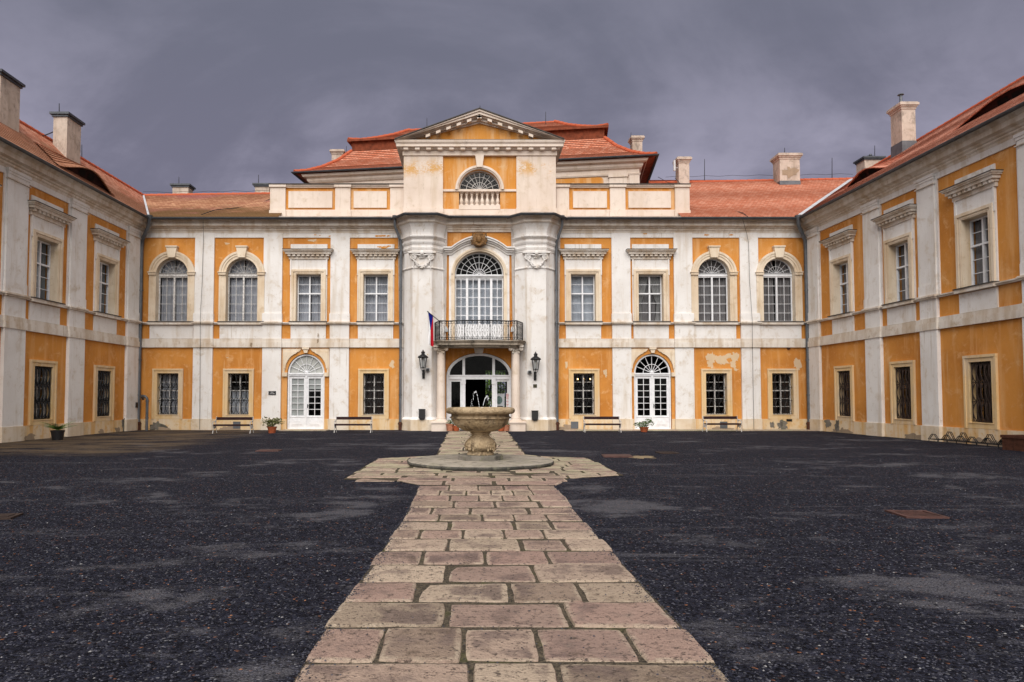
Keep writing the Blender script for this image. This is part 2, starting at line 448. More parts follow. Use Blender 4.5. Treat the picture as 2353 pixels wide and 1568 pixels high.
class MB:
    def __init__(s):
        s.v = []; s.f = []; s.mi = []; s.uv = {}

    def face(s, pts, mi=0, uv=None):
        b = len(s.v)
        s.v.extend(pts)
        if uv: s.uv[len(s.f)] = uv
        s.f.append(tuple(range(b, b + len(pts))))
        s.mi.append(mi)

    def grid(s, rows, closed=False, mi=0, uvs=None):
        b = len(s.v)
        nr, nc = len(rows), len(rows[0])
        for r in rows: s.v.extend(r)
        for i in range(nr - 1):
            for j in range(nc if closed else nc - 1):
                k = (j + 1) % nc
                if uvs:
                    s.uv[len(s.f)] = [uvs[i][j], uvs[i][k], uvs[i + 1][k], uvs[i + 1][j]]
                s.f.append((b + i * nc + j, b + i * nc + k, b + (i + 1) * nc + k, b + (i + 1) * nc + j))
                s.mi.append(mi)
        return b

    def box(s, fr, u0, u1, z0, z1, n0, n1, mi=0):
        P = [fr.p(u, z, n) for n in (n0, n1) for z in (z0, z1) for u in (u0, u1)]
        b = len(s.v)
        s.v.extend(P)
        for q in ((0, 2, 3, 1), (4, 5, 7, 6), (0, 1, 5, 4), (2, 6, 7, 3), (0, 4, 6, 2), (1, 3, 7, 5)):
            s.f.append(tuple(b + k for k in q)); s.mi.append(mi)

    def plate(s, fr, loops, n0, n1, back=False, mi=0):
        flat = [p for l in loops for p in l]
        tris = tessellate_polygon([[Vector((a, b, 0)) for a, b in l] for l in loops])
        for n, on in ((n1, True), (n0, back)):
            if not on: continue
            b = len(s.v)
            s.v.extend(fr.p(a, z, n) for a, z in flat)
            for t in tris:
                s.f.append(tuple(b + k for k in t)); s.mi.append(mi)
        for l in loops:
            m = len(l)
            for i in range(m):
                (a, b), (c, d) = l[i], l[(i + 1) % m]
                s.face([fr.p(a, b, n0), fr.p(c, d, n0), fr.p(c, d, n1), fr.p(a, b, n1)], mi)

    def tube(s, pts, r, k=6, cap=True, closed=False, mi=0):
        pts = [Vector(p) for p in pts]
        m = len(pts)
        rows = []
        ref = None
        for i, p in enumerate(pts):
            if closed:
                t = pts[(i + 1) % m] - pts[i - 1]
            else:
                t = pts[min(i + 1, m - 1)] - pts[max(i - 1, 0)]
            if t.length < 1e-9: t = Vector((0, 0, 1))
            t.normalize()
            if ref is None:
                ref = Vector((0, 0, 1)) if abs(t.z) < .9 else Vector((1, 0, 0))
            a = t.cross(ref)
            if a.length < 1e-6: a = t.cross(Vector((0, 1, .01)))
            a.normalize()
            b = a.cross(t); b.normalize()
            ref = b
            rr = r[i] if isinstance(r, (list, tuple)) else r
            rows.append([p + (a * math.cos(2 * PI * j / k) + b * math.sin(2 * PI * j / k)) * rr for j in range(k)])
        if closed: rows.append(rows[0])
        base = s.grid(rows, True, mi)
        if cap and not closed:
            s.f.append(tuple(base + j for j in range(k))); s.mi.append(mi)
            s.f.append(tuple(base + (m - 1) * k + j for j in range(k))); s.mi.append(mi)

    def lathe(s, c, prof, k=24, mi=0, a0=0, fn=None):
        c = Vector(c)
        rows = []
        for r, z in prof:
            rows.append([c + Vector(((fn(j / k, z) if fn else 1) * r * math.cos(a0 + 2 * PI * j / k), (fn(j / k, z) if fn else 1) * r * math.sin(a0 + 2 * PI * j / k), z)) for j in range(k)])
        b = s.grid(rows, True, mi)
        if prof[0][0] > 1e-4:
            s.f.append(tuple(b + j for j in range(k))); s.mi.append(mi)
        if prof[-1][0] > 1e-4:
            e = b + (len(prof) - 1) * k
            s.f.append(tuple(e + j for j in range(k))); s.mi.append(mi)

    def ball(s, c, r, k=8, sq=(1, 1, 1), mi=0):
        c = Vector(c)
        rows = []
        for i in range(k // 2 + 1):
            a = -PI / 2 + PI * i / (k // 2)
            rows.append([c + Vector((sq[0] * r * math.cos(a) * math.cos(2 * PI * j / k), sq[1] * r * math.cos(a) * math.sin(2 * PI * j / k), sq[2] * r * math.sin(a))) for j in range(k)])
        s.grid(rows, True, mi)

    def sweep(s, path, prof, mi=0, ends=True):
        """path: plan points (x, y); prof: (offset to the right of travel, z)."""
        m = len(path)
        rows = []
        for i in range(m):
            p = Vector(path[i]).to_2d()
            d0 = (p - Vector(path[i - 1]).to_2d()).normalized() if i else None
            d1 = (Vector(path[i + 1]).to_2d() - p).normalized() if i < m - 1 else None
            d0 = d0 or d1; d1 = d1 or d0
            n0 = Vector((d0.y, -d0.x)); n1 = Vector((d1.y, -d1.x))
            nn = (n0 + n1)
            nn = nn / max(.35, nn.dot(n0)) if nn.length > 1e-6 else n0
            rows.append([Vector((p.x + nn.x * o, p.y + nn.y * o, z)) for o, z in prof])
        b = s.grid(rows, False, mi)
        if ends:
            k = len(prof)
            s.f.append(tuple(range(b, b + k))); s.mi.append(mi)
            s.f.append(tuple(range(b + (m - 1) * k, b + m * k))); s.mi.append(mi)

    def build(s, name, mat, parent=None, smooth=None, recalc=True):
        me = bpy.data.meshes.new(name)
        off = ORG.get(parent, Vector((0, 0, 0))) if parent else Vector((0, 0, 0))
        me.from_pydata([tuple(Vector(v) - off) for v in s.v], [], s.f)
        mats = mat if isinstance(mat, (list, tuple)) else [mat]
        for m in mats: me.materials.append(MT[m])
        if len(mats) > 1: me.polygons.foreach_set('material_index', s.mi)
        if s.uv:
            ul = me.uv_layers.new(name='UVMap')
            for pi, poly in enumerate(me.polygons):
                q = s.uv.get(pi)
                if q:
                    for li, c in zip(poly.loop_indices, q): ul.data[li].uv = c
        if recalc:
            bm = bmesh.new(); bm.from_mesh(me)
            if not s.uv: bmesh.ops.remove_doubles(bm, verts=bm.verts, dist=1e-5)
            bmesh.ops.recalc_face_normals(bm, faces=bm.faces)
            bm.to_mesh(me); bm.free()
        if smooth:
            me.polygons.foreach_set('use_smooth', [True] * len(me.polygons))
            me.set_sharp_from_angle(angle=R(smooth))
        o = bpy.data.objects.new(name, me)
        COL.objects.link(o)
        if parent:
            o.parent = parent
            ORG[o] = off
        return o

def rect(u0, u1, z0, z1):
    return [(u0, z0), (u1, z0), (u1, z1), (u0, z1)]

def arch(uc, hw, z0, zs, rise=None, k=20):
    rise = hw if rise is None else rise
    return [(uc - hw, z0), (uc + hw, z0)] + [(uc + hw * math.cos(PI * i / k), zs + rise * math.sin(PI * i / k)) for i in range(k + 1)]

def blob(cx, cz, rx, rz, k=22, seed=0, rough=.5):
    out = []
    for i in range(k):
        a = 2 * PI * i / k
        q = 1 + rough * noise.noise(Vector((math.cos(a) * 1.4 + seed * 7.1, math.sin(a) * 1.4, seed * 3.3))) + rough * .6 * noise.noise(Vector((math.cos(a) * 4 + seed, math.sin(a) * 4, seed)))
        out.append((cx + rx * q * math.cos(a), cz + rz * q * math.sin(a)))
    return out

def copy_tree(o, parent=None):
    c = o.copy()
    COL.objects.link(c)
    if parent: c.parent = parent
    for ch in list(o.children): copy_tree(ch, c)
    return c
# ---------------------------------------------------------------- sky colours and exposure
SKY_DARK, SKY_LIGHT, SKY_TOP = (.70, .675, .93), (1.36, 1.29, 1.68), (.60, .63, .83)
SKY_ZENITH_FILL, SKY_BACK_FILL = (1.7, 1.66, 1.7), (3.4, 3.3, 3.2)
SUN = 1.4
EXPO = 1.36
# ================================================================ THE PALACE
PAL = root('palace_building', (0, D, 0), 'three winged palace with orange and white stucco walls and red tiled roofs round a courtyard', 'palace')
ORG[PAL] = Vector((0, D, 0))
FF = Fr((0, D), 0.0)
XL, XR = fX(321), fX(1856)
KL, KR = .016, .038
FL = Fr((XL, D), math.atan2(1, KL))
FRW = Fr((XR, D), math.atan2(-1, KR))
UL_END, UR_END = -24.0, 24.0

zpl, zb0, zb1, zb2 = fZ(963), fZ(799), fZ(787), fZ(779)
zs0, zs1 = fZ(747), fZ(740)
zrec, zfz = fZ(547), fZ(536)
ZE = fZ(504, .5)
gw_op = (fZ(953), fZ(858.7)); gw_fr = (fZ(963) + .004, fZ(849.3))
uw_op = (zs1 + .02, fZ(631.5)); uw_frt = fZ(622); uw_sur = fZ(589); uw_hood = fZ(576.5); uw_pan = fZ(562)
aw_spr = fZ(630)

def sub(name, mb, mat, parent, **k):
    return mb.build(name, mat, parent, **k)

def muntins(mb, fr, u0, u1, z0, z1, n, cols, zs, t=.0095, d=.016):
    for i in range(1, cols):
        u = u0 + (u1 - u0) * i / cols
        mb.box(fr, u - t, u + t, z0, z1, n - d, n + d)
    for z in zs:
        mb.box(fr, u0, u1, z - t, z + t, n - d + .003, n + d - .003)

def casement(mb, fr, u0, u1, z0, z1, n, fw=.038):
    mb.plate(fr, [rect(u0, u1, z0, z1), rect(u0 + fw, u1 - fw, z0 + fw, z1 - fw)], n - .04, n + .04, True)

def drape(fr, u0, u1, z0, z1, n, kind, seed=0):
    mb = MB()
    rnd = random.Random(seed)
    if kind in ('fold', 'sheer'):
        m = max(8, int((u1 - u0) / .016))
        ph = rnd.random() * 6
        gap = (u0 + u1) / 2
        gl2, gr2 = rnd.choice((0, .01, .03, .07)), rnd.choice((0, .01, .03))
        for ua_, ub_ in ((u0, gap - gl2), (gap + gr2, u1)):
          rows = []
          for z in (z0, (z0 + z1) / 2, z1):
            row = []
            for i in range(m + 1):
                u = ua_ + (ub_ - ua_) * i / m + .02 * math.sin(z * 1.3 + ph) * (1 if ua_ == u0 else -1) * (i / m if ua_ == u0 else 1 - i / m)
                row.append(fr.p(u, z, n + .022 * math.sin(u * 44 + ph + 1.6 * math.sin(u * 9 + ph)) + .018 * math.sin(u * 17 + ph + z * .25)))
            rows.append(row)
          mb.grid(rows)
    elif kind == 'festoon':
        m = max(12, int((u1 - u0) / .022)); k = int((z1 - z0) / .016)
        w = .30
        rows = []
        for j in range(k + 1):
            z = z0 + (z1 - z0) * j / k
            row = []
            for i in range(m + 1):
                u = u0 + (u1 - u0) * i / m
                s = ((u - u0) / w) % 1.0 - .5
                par = (s * 2) ** 2
                per = .085
                wv = math.sin(2 * PI * ((z - par * .16) / per)) * (1 - .35 * par)
                row.append(fr.p(u, z, n + .018 * wv - .03 * par))
            rows.append(row)
        mb.grid(rows)
    elif kind == 'tied':
        for sgn in (-1, 1):
            ue = u0 if sgn < 0 else u1
            half = (u1 - u0) / 2
            rows = []
            for j in range(21):
                t = j / 20
                z = z0 + (z1 - z0) * t
                tie = .42
                cov = .30 + .70 * ((t - tie) / (1 - tie)) ** .75 if t > tie else .30 + .16 * (1 - t / tie)
                rows.append([fr.p(ue - sgn * half * cov * i / 14, z, n + .02 * math.sin(i * 1.9 + t * 2) + .01 * sgn) for i in range(15)])
            mb.grid(rows)
    return mb

def grille_mb(fr, u0, u1, z0, z1, n, cols=4, lens=3.0, r=.0105, amp=.47):
    mb = MB()
    s = (u1 - u0) / cols
    h = z1 - z0
    P = h / lens
    for i in range(cols + 1):
        for sg in ((-1, 1) if 0 < i < cols else ((1,) if i == 0 else (-1,))):
            pts = []
            for j in range(37):
                z = z0 + h * j / 36
                q = abs(math.sin(PI * (z - z0) / P))
                pts.append(fr.p(u0 + s * i + sg * s * amp * q ** .8, z, n + .05 * q))
            mb.tube(pts, r, 4)
    for i in range(cols):
        uc = u0 + s * (i + .5)
        for k in range(int(lens)):
            z = z0 + P * (k + .5)
            mb.tube([fr.p(uc, z - P * .5, n + .01), fr.p(uc, z - P * .26, n + .03)], r * .8, 4)
            mb.tube([fr.p(uc, z + P * .5, n + .01), fr.p(uc, z + P * .26, n + .03)], r * .8, 4)
    for k in range(int(lens) + 1):
        z = min(z1, z0 + P * k)
        mb.tube([fr.p(u0, z, n), fr.p(u1, z, n)], r, 4)
    for z in (z0 + h * .33, z0 + h * .66):
        for u, e in ((u0, -.06), (u1, .06)):
            mb.tube([fr.p(u, z, n), fr.p(u + e, z, n - .04)], r, 4)
    return mb

def pane_mb(fr, loop, n):
    mb = MB()
    mb.plate(fr, [loop], n, n)
    mb.f = [f for f in mb.f if len(f) == 3]
    mb.mi = [0] * len(mb.f)
    return mb

WN = -.24     # wood plane

def ground_window(fr, uc, cur=None, label=None, grille=True, lens=3.0, cols=4, gn=-.06, hw=.475, fw=.672, k_=1.0, seed=0, wood='worn_white_paint', gm='black_iron', gr=.0105):
    z0, z1 = gw_op
    hw *= k_; fw *= k_
    mb = MB()
    casement(mb, fr, uc - hw, uc + hw, z0, z1, WN, .045)
    mb.box(fr, uc - .024, uc + .024, z0 + .04, z1 - .04, WN - .045, WN + .05)
    zt = z0 + (z1 - z0) * .585
    mb.box(fr, uc - hw + .04, uc + hw - .04, zt - .024, zt + .024, WN - .043, WN + .055)
    rows = [z0 + (zt - z0) / 3, z0 + (zt - z0) * 2 / 3, zt + (z1 - zt) / 2]
    muntins(mb, fr, uc - hw + .04, uc + hw - .04, z0 + .04, z1 - .04, WN, 1, rows)
    w = mb.build('window', wood, PAL)
    if label: w['label'] = label
    sub('pane', pane_mb(fr, rect(uc - hw + .03, uc + hw - .03, z0 + .03, z1 - .03), WN), 'window_glass', w)
    s = MB()
    e = .01
    s.plate(fr, [rect(uc - fw, uc + fw, gw_fr[0], gw_fr[1]), rect(uc - hw - .01, uc + hw + .01, z0 - e, z1 + e)], -.30, .055)
    s.plate(fr, [rect(uc - fw - .035, uc + fw + .035, gw_fr[1] - .05, gw_fr[1] + .035)], 0, .085)
    for sg in (-1, 1):
        a, b = sorted((uc + sg * (fw - .05), uc + sg * (fw + .03)))
        s.box(fr, a, b, gw_fr[0], gw_fr[1] - .05, 0, .08)
    s.box(fr, uc - hw - .06, uc + hw + .06, z0 - .035, z0 - .012, -.3, .075)
    sub('stone_surround', s, 'yellow_stone', w)
    if grille:
        sub('grille', grille_mb(fr, uc - hw + .02, uc + hw - .02, z0 + .03, z1 - .02, gn, cols, lens, gr), gm, w)
    if cur:
        zc = zt - .05 if cur == 'half' else z1 - .03
        kind, mat = {'half': ('fold', 'curtain_white'), 'grey': ('fold', 'curtain_grey'), 'dark': ('fold', 'curtain_black'), 'shade': ('fold', 'curtain_shade'), 'beige': ('tied', 'curtain_beige')}[cur]
        sub('curtain', drape(fr, uc - hw + .04, uc + hw - .04, z0 + .03, zc, WN - .16, kind, seed), mat, w)
    return (uc - hw - .03, uc + hw + .03, z0 - .03, z1 + .03)

def rect_window(fr, uc, cur=('fold', 'curtain_grey'), seed=0, k_=1.0):
    z0, z1 = uw_op
    hw, fw, sw, hdw = .562 * k_, .772 * k_, .85 * k_, 1.14 * k_
    mb = MB()
    casement(mb, fr, uc - hw, uc + hw, z0, z1, WN, .05)
    mb.box(fr, uc - .032, uc + .032, z0 + .04, z1 - .04, WN - .045, WN + .055)
    zt = z0 + (z1 - z0) * .605
    mb.box(fr, uc - hw + .04, uc + hw - .04, zt - .03, zt + .03, WN - .043, WN + .065)
    rows = [z0 + (zt - z0) / 3, z0 + (zt - z0) * 2 / 3, zt + (z1 - zt) / 2]
    muntins(mb, fr, uc - hw + .04, uc + hw - .04, z0 + .04, z1 - .04, WN, 1, rows)
    w = mb.build('window', 'white_paint', PAL)
    sub('pane', pane_mb(fr, rect(uc - hw + .03, uc + hw - .03, z0 + .03, z1 - .03), WN), 'window_glass', w)
    s = MB()
    e = .012
    hole = rect(uc - hw - .01, uc + hw + .01, z0 - e, z1 + e)
    s.plate(fr, [rect(uc - fw, uc + fw, zs1, uw_frt), hole], -.30, .085)
    s.plate(fr, [rect(uc - fw - .03, uc + fw + .03, uw_frt - .07, uw_frt + .03)], .04, .125)
    for sg in (-1, 1):
        a, b = sorted((uc + sg * (fw - .07), uc + sg * (fw + .03)))
        s.box(fr, a, b, zs1, uw_frt - .07, .04, .122)
        a, b = sorted((uc + sg * (hw + .04), uc + sg * (hw + .09)))
        s.box(fr, a, b, zs1, z1 + .05, .04, .1)
    s.box(fr, uc - hw - .04, uc + hw + .04, z1 + .05, z1 + .09, .04, .1)
    sub('stone_surround', s, 'pale_stone', w)
    s = MB()
    s.plate(fr, [rect(uc - sw, uc + sw, zs1, uw_sur), rect(uc - fw + .01, uc + fw - .01, zs1 - .01 + .02, uw_frt - .01)], 0, .05)
    s.box(fr, uc - sw, uc + sw, uw_hood, uw_pan, 0, .05)
    s.box(fr, uc - sw + .04, uc + sw - .04, zb2 + .01, zs0 - .02, 0, .045)
    for sg in (-1, 1):                      # narrow ears under the hood
        a, b = sorted((uc + sg * (sw - .06), uc + sg * (sw + .012)))
        s.box(fr, a, b, uw_sur - .9, uw_sur - .1, .05, .09)
    sub('stucco_panel', s, 'white_stucco', w)
    s = MB()
    ht = uw_hood - uw_sur
    zz = uw_sur
    def slab(hwid, za, zb_, n):
        s.box(fr, uc - hwid, uc + hwid, za, zb_, 0, n)
    slab(sw + .07, zz - .16, zz - .02, .10)
    slab(sw + .11, zz - .02, zz + .06, .14)
    slab(hdw - .1, zz + .06, zz + .16, .26)
    slab(hdw - .04, zz + .16, zz + .21, .32)
    slab(hdw, zz + .21, zz + .25, .36)
    m = 9
    for i in range(m):
        u = uc - (sw + .03) + 2 * (sw + .03) * i / (m - 1)
        s.box(fr, u - .065, u + .065, zz - .035, zz + .06, .14, .215)
    h = sub('hood', s, 'pale_stone' if False else 'cornice_stucco', w)
    s = MB()
    s.box(fr, uc - hdw - .015, uc + hdw + .015, zz + .25, zz + .275, 0, .38)
    sub('lead_flashing', s, 'lead_cap', w)
    s = MB()
    s.box(fr, uc - sw, uc + sw, zs0 + .003, zs1 - .02, 0, .19)
    sub('sill', s, 'cornice_stucco', w)
    s = MB()
    s.box(fr, uc - sw - .02, uc + sw + .02, zs1 - .02, zs1 + .014, -.2, .22)
    sub('sill_flashing', s, 'lead_cap', w)
    if cur:
        sub('curtain', drape(fr, uc - hw + .04, uc + hw - .04, z0 + .03, z1 - .03, WN - .14, cur[0], seed), cur[1], w)
        if cur[0] == 'tied':
            sub('net_curtain', drape(fr, uc - hw + .04, uc + hw - .04, z0 + .03, z1 - .03, WN - .30, 'fold', seed), 'curtain_dark', w)
    return (uc - hw - .03, uc + hw + .03, z0 - .03, z1 + .03)

def radial(mb, fr, uc, zs, r, n, spokes, rings, t=.014):
    for i in range(1, spokes):
        a = PI * i / spokes
        mb.tube([fr.p(uc + .06 * math.cos(a), zs + .06 * math.sin(a), n), fr.p(uc + r * math.cos(a), zs + r * math.sin(a), n)], t, 4)
    for q in rings:
        mb.tube([fr.p(uc + r * q * math.cos(PI * i / 20), zs + r * q * math.sin(PI * i / 20), n) for i in range(21)], t, 4)

def arch_window(fr, uc, cur, seed, wood, rows_bias=0):
    hw, ow = .72, 1.05
    z0, zs = uw_op[0], aw_spr
    mb = MB()
    zt = zs - .10
    casement(mb, fr, uc - hw, uc + hw, z0, zt + .02, WN, .05)
    mb.box(fr, uc - .036, uc + .036, z0 + .04, zt, WN - .045, WN + .055)
    mb.box(fr, uc - hw, uc + hw, zt + .02, zs + .02, WN - .05, WN + .07)
    rows = [z0 + (zt - z0) * i / 5 for i in range(1, 5)]
    for a, b in ((uc - hw + .04, uc - .04), (uc + .04, uc + hw - .04)):
        muntins(mb, fr, a, b, z0 + .04, zt, WN, 2, rows)
    mb.plate(fr, [arch(uc, hw, zs + .06, zs + .02), arch(uc, hw - .05, zs + .08, zs + .02)], WN - .04, WN + .04, True)
    radial(mb, fr, uc, zs + .03, hw - .03, WN, 8, (.52,), .0105)
    mb.lathe((0, 0, 0), [(.001, 0)], 3) if False else None
    w = mb.build('window', wood, PAL)
    sub('pane', pane_mb(fr, arch(uc, hw - .02, z0 + .03, zs), WN - .006), 'window_glass', w)
    s = MB()
    hole = arch(uc, hw + .01, z0 - .012, zs)
    s.plate(fr, [arch(uc, ow - .03, zs1, zs), hole], -.30, .09)
    ring = lambda ro, ri, n: s.plate(fr, [[(uc + ro * math.cos(PI * i / 24), zs + ro * math.sin(PI * i / 24)) for i in range(25)] + [(uc + ri * math.cos(PI * i / 24), zs + ri * math.sin(PI * i / 24)) for i in range(24, -1, -1)]], .03, n)
    ring(ow, ow - .10, .145); ring(ow - .10, ow - .2, .118)
    for sg in (-1, 1):
        a, b = sorted((uc + sg * (hw + .005), uc + sg * (ow + .02)))
        s.box(fr, a, b, zs - .06, zs + .045, -.05, .16)
        a, b = sorted((uc + sg * (hw + .005), uc + sg * (ow + .05)))
        s.box(fr, a, b, zs + .045, zs + .08, -.05, .19)
        a, b = sorted((uc + sg * (ow - .10), uc + sg * ow))
        s.box(fr, a, b, zs1, zs - .06, .03, .105)
    sub('stone_surround', s, 'pale_stone', w)
    s = MB()
    kt = fZ(567)
    s.plate(fr, [[(uc - .16, zs + hw + .02), (uc + .16, zs + hw + .02), (uc + .25, kt - .06), (uc - .25, kt - .06)]], 0, .20)
    s.box(fr, uc - .27, uc + .27, kt - .06, kt, 0, .235)
    sub('keystone', s, 'pale_stone', w)
    s = MB()
    s.box(fr, uc - ow + .05, uc + ow - .05, zb2 + .01, zs0 - .02, 0, .045)
    sub('stucco_panel', s, 'white_stucco', w)
    s = MB(); s.box(fr, uc - ow, uc + ow, zs0 + .003, zs1 - .02, 0, .17)
    sub('sill', s, 'cornice_stucco', w)
    s = MB(); s.box(fr, uc - ow - .02, uc + ow + .02, zs1 - .02, zs1 + .014, -.2, .20)
    sub('sill_flashing', s, 'lead_cap', w)
    if cur:
        sub('curtain', drape(fr, uc - hw + .03, uc + hw - .03, z0 + .03, zs + hw - .02, WN - .15, cur[0], seed), cur[1], w)
        # the curtain reaches up behind the fanlight
    return arch(uc, hw + .03, z0 - .03, zs)

def double_door(fr, uc, blind_left, blind_right, label):
    hw = .845
    z0, zs = .035, fZ(858.5)
    rise = .89
    n = -.14
    mb = MB()
    mb.plate(fr, [arch(uc, hw, z0, zs, rise), arch(uc, hw - .07, z0 + .02, zs, rise - .07)], n - .06, n + .07, True)
    mb.box(fr, uc - hw + .07, uc + hw - .07, zs - .10, zs + .02, n - .05, n + .09)
    mb.box(fr, uc - hw + .05, uc + hw - .05, zs - .03, zs, n - .05, n + .115)
    radial(mb, fr, uc, zs + .03, hw - .05, n, 8, (.5,), .015)
    mb.ball(fr.p(uc, zs + .05, n + .03), .09, 8)
    top = mb.build('arched_double_door', 'white_paint', PAL)
    top['label'] = label
    zl = zs - .10
    for sg in (-1, 1):
        a, b = sorted((uc + sg * .012, uc + sg * (hw - .075)))
        m = MB()
        zp = z0 + .62
        m.plate(fr, [rect(a, b, z0 + .01, zl), rect(a + .10, b - .10, zp, zl - .13)], n - .03, n + .03, True)
        m.box(fr, a + .08, b - .08, z0 + .14, z0 + .48, n + .03, n + .042)
        m.plate(fr, [[(a + .14, z0 + .20), (b - .14, z0 + .20), (b - .22, z0 + .40), (a + .22, z0 + .40)]], n + .042, n + .062)
        m.box(fr, a + .02, b - .02, z0 + .54, z0 + .57, n + .03, n + .05)
        muntins(m, fr, a + .10, b - .10, zp, zl - .13, n, 2, [zp + (zl - .13 - zp) * i / 6 for i in range(1, 6)], .0125, .018)
        lf = m.build('leaf', 'white_paint', top)
        sub('pane', pane_mb(fr, rect(a + .09, b - .09, zp - .01, zl - .12), n), 'window_glass', top)
        bl = blind_left if sg < 0 else blind_right
        if bl > 0:
            q = MB(); q.box(fr, a + .09, b - .09, zp + (zl - zp) * (1 - bl), zl - .11, n - .05, n - .035)
            sub('blind', q, 'frosted_glass', top)
    m = MB()
    m.box(fr, uc - .035, uc + .035, z0 + .02, zl + .02, n - .02, n + .06)
    m.box(fr, uc - .05, uc + .05, zl - .10, zl + .02, n - .02, n + .075)
    sub('cover_strip', m, 'white_paint', top)
    m = MB()
    m.box(fr, uc + .055, uc + .085, 1.0, 1.18, n + .03, n + .05)
    m.tube([fr.p(uc + .07, 1.12, n + .05), fr.p(uc + .07, 1.12, n + .10), fr.p(uc + .16, 1.11, n + .10)], .012, 6)
    sub('handle', m, 'black_iron', top)
    if blind_left > .9:
        q = MB(); q.plate(fr, [arch(uc, hw - .06, zs + .02, zs + .02, rise - .07)], n - .05, n - .035)
        sub('fanlight_blind', q, 'frosted_glass', top)
    # plaster spandrels, keystone and imposts round the arch
    s = MB()
    zt = zb0 - .06
    for sg in (-1, 1):
        pts = [(uc + sg * (hw + .10 + .0), zs + .05)]
        ring = [(uc + sg * (hw + .13) * math.cos(PI / 2 * i / 10), zs + .04 + (rise + .13) * math.sin(PI / 2 * i / 10)) for i in range(0, 9)]
        poly = ring + [(uc + sg * .2, zt), (uc + sg * (hw + .22), zt), (uc + sg * (hw + .22), zs + .05)]
        s.plate(fr, [poly], 0, .055)
        cx = sum(p[0] for p in poly) / len(poly) + sg * .08; cz = sum(p[1] for p in poly) / len(poly) + .06
        s.plate(fr, [[(cx + (p[0] - cx) * .72, cz + (p[1] - cz) * .72) for p in poly]], .055, .075)
        a, b = sorted((uc + sg * (hw + .01), uc + sg * (hw + .23)))
        s.box(fr, a, b, zs - .14, zs + .04, -.05, .10)
    s.plate(fr, [[(uc - .07, zs + rise + .05), (uc + .07, zs + rise + .05), (uc + .13, zb0 - .03), (uc - .13, zb0 - .03)]], 0, .11)
    s.box(fr, uc - .16, uc + .16, zb0 - .09, zb0 - .01, 0, .14)
    sub('stucco_trim', s, 'pale_stone', top)
    m = MB(); m.box(fr, uc - hw - .05, uc + hw + .05, -.02, z0 + .004, -.3, .14)
    sub('threshold', m, 'pale_stone', top)
    return arch(uc, hw + .02, .002, zs, rise + .02)

def loop_of(h):
    return rect(h[0], h[1], h[2], h[3]) if isinstance(h, tuple) else h

# -------------------------------------------------- one storeyed wall with pilasters, bands and plinth
def wall_run(fr, u0, u1, pils, holes, doors=(), lit_breaks=(), panels=()):
    w = MB()
    w.plate(fr, [rect(u0, u1, -.1, zfz + .3)] + [loop_of(h) for h in holes], -.42, 0)
    wall = w.build('wall', 'orange_stucco', PAL)
    b = MB(); b2 = MB(); f = MB(); pl = MB()
    f.box(fr, u0, u1, zrec, zfz + .05, 0, .055)
    sub('frieze', f, 'white_stucco', PAL)
    b.box(fr, u0, u1, zb0, zb1, 0, .095)
    b.box(fr, u0, u1, zb1, zb2, 0, .07)
    b.box(fr, u0, u1, zs0 + .02, zs0 + .07, 0, .10)
    b.box(fr, u0, u1, zs0 + .07, zs1 - .03, 0, .14)
    for a, c in pils:
        b.box(fr, a - .035, c + .035, zb0 - .003, zb1 + .003, 0, .165)
        b.box(fr, a - .02, c + .02, zb1 + .003, zb2 + .002, 0, .135)
        b.box(fr, a - .03, c + .03, zs0 + .017, zs0 + .072, 0, .19)
        b.box(fr, a - .06, c + .06, zs0 + .072, zs1 - .026, 0, .23)
        b.box(fr, a - .05, c + .05, zs1 - .026, zs1, 0, .2)
        b.box(fr, a - .045, c + .045, zfz - .36, zfz - .33, 0, .165) if c - a > .5 and fr is not FF else None
    sub('string_course', b, 'cornice_stucco', PAL)
    ed = [u0] + [x for d in sorted(doors) for x in d] + [u1]
    for i in range(0, len(ed), 2):
        pl.box(fr, ed[i], ed[i + 1], -.1, zpl, 0, .05)
    sub('plinth', pl, 'plinth_stucco', PAL)
    for a, c in pils:
        p = MB()
        p.box(fr, a, c, zpl, zb0, 0, .105 if fr is FF else .13)
        p.box(fr, a, c, zb2, zs0 + .02, 0, .105)
        p.box(fr, a, c, zs1, zfz - (.0 if fr is FF else .18), 0, .105 if fr is not FF else .075)
        p.box(fr, a - .025, c + .025, zs1, zs1 + .36, 0, .13)
        p.box(fr, a - .012, c + .012, zs1 + .36, zs1 + .40, 0, .117)
        if fr is not FF:
            e = .10
            p.box(fr, a - e, c + e, zs1, zrec, 0, .05)
            p.box(fr, a - .03, c + .03, zfz - .18, zfz - .10, 0, .135)
            p.box(fr, a - .06, c + .06, zfz - .10, zfz, 0, .165)
        pp = p.build('pilaster', 'white_stucco', PAL)
        q = MB(); q.box(fr, a - .03, c + .03, -.1, zpl + .004, 0, .135 if fr is FF else .16)
        sub('pilaster_plinth', q, 'pale_plinth_stucco', pp)
    return wall

def pil(x0, x1):
    return (fX(x0), fX(x1))

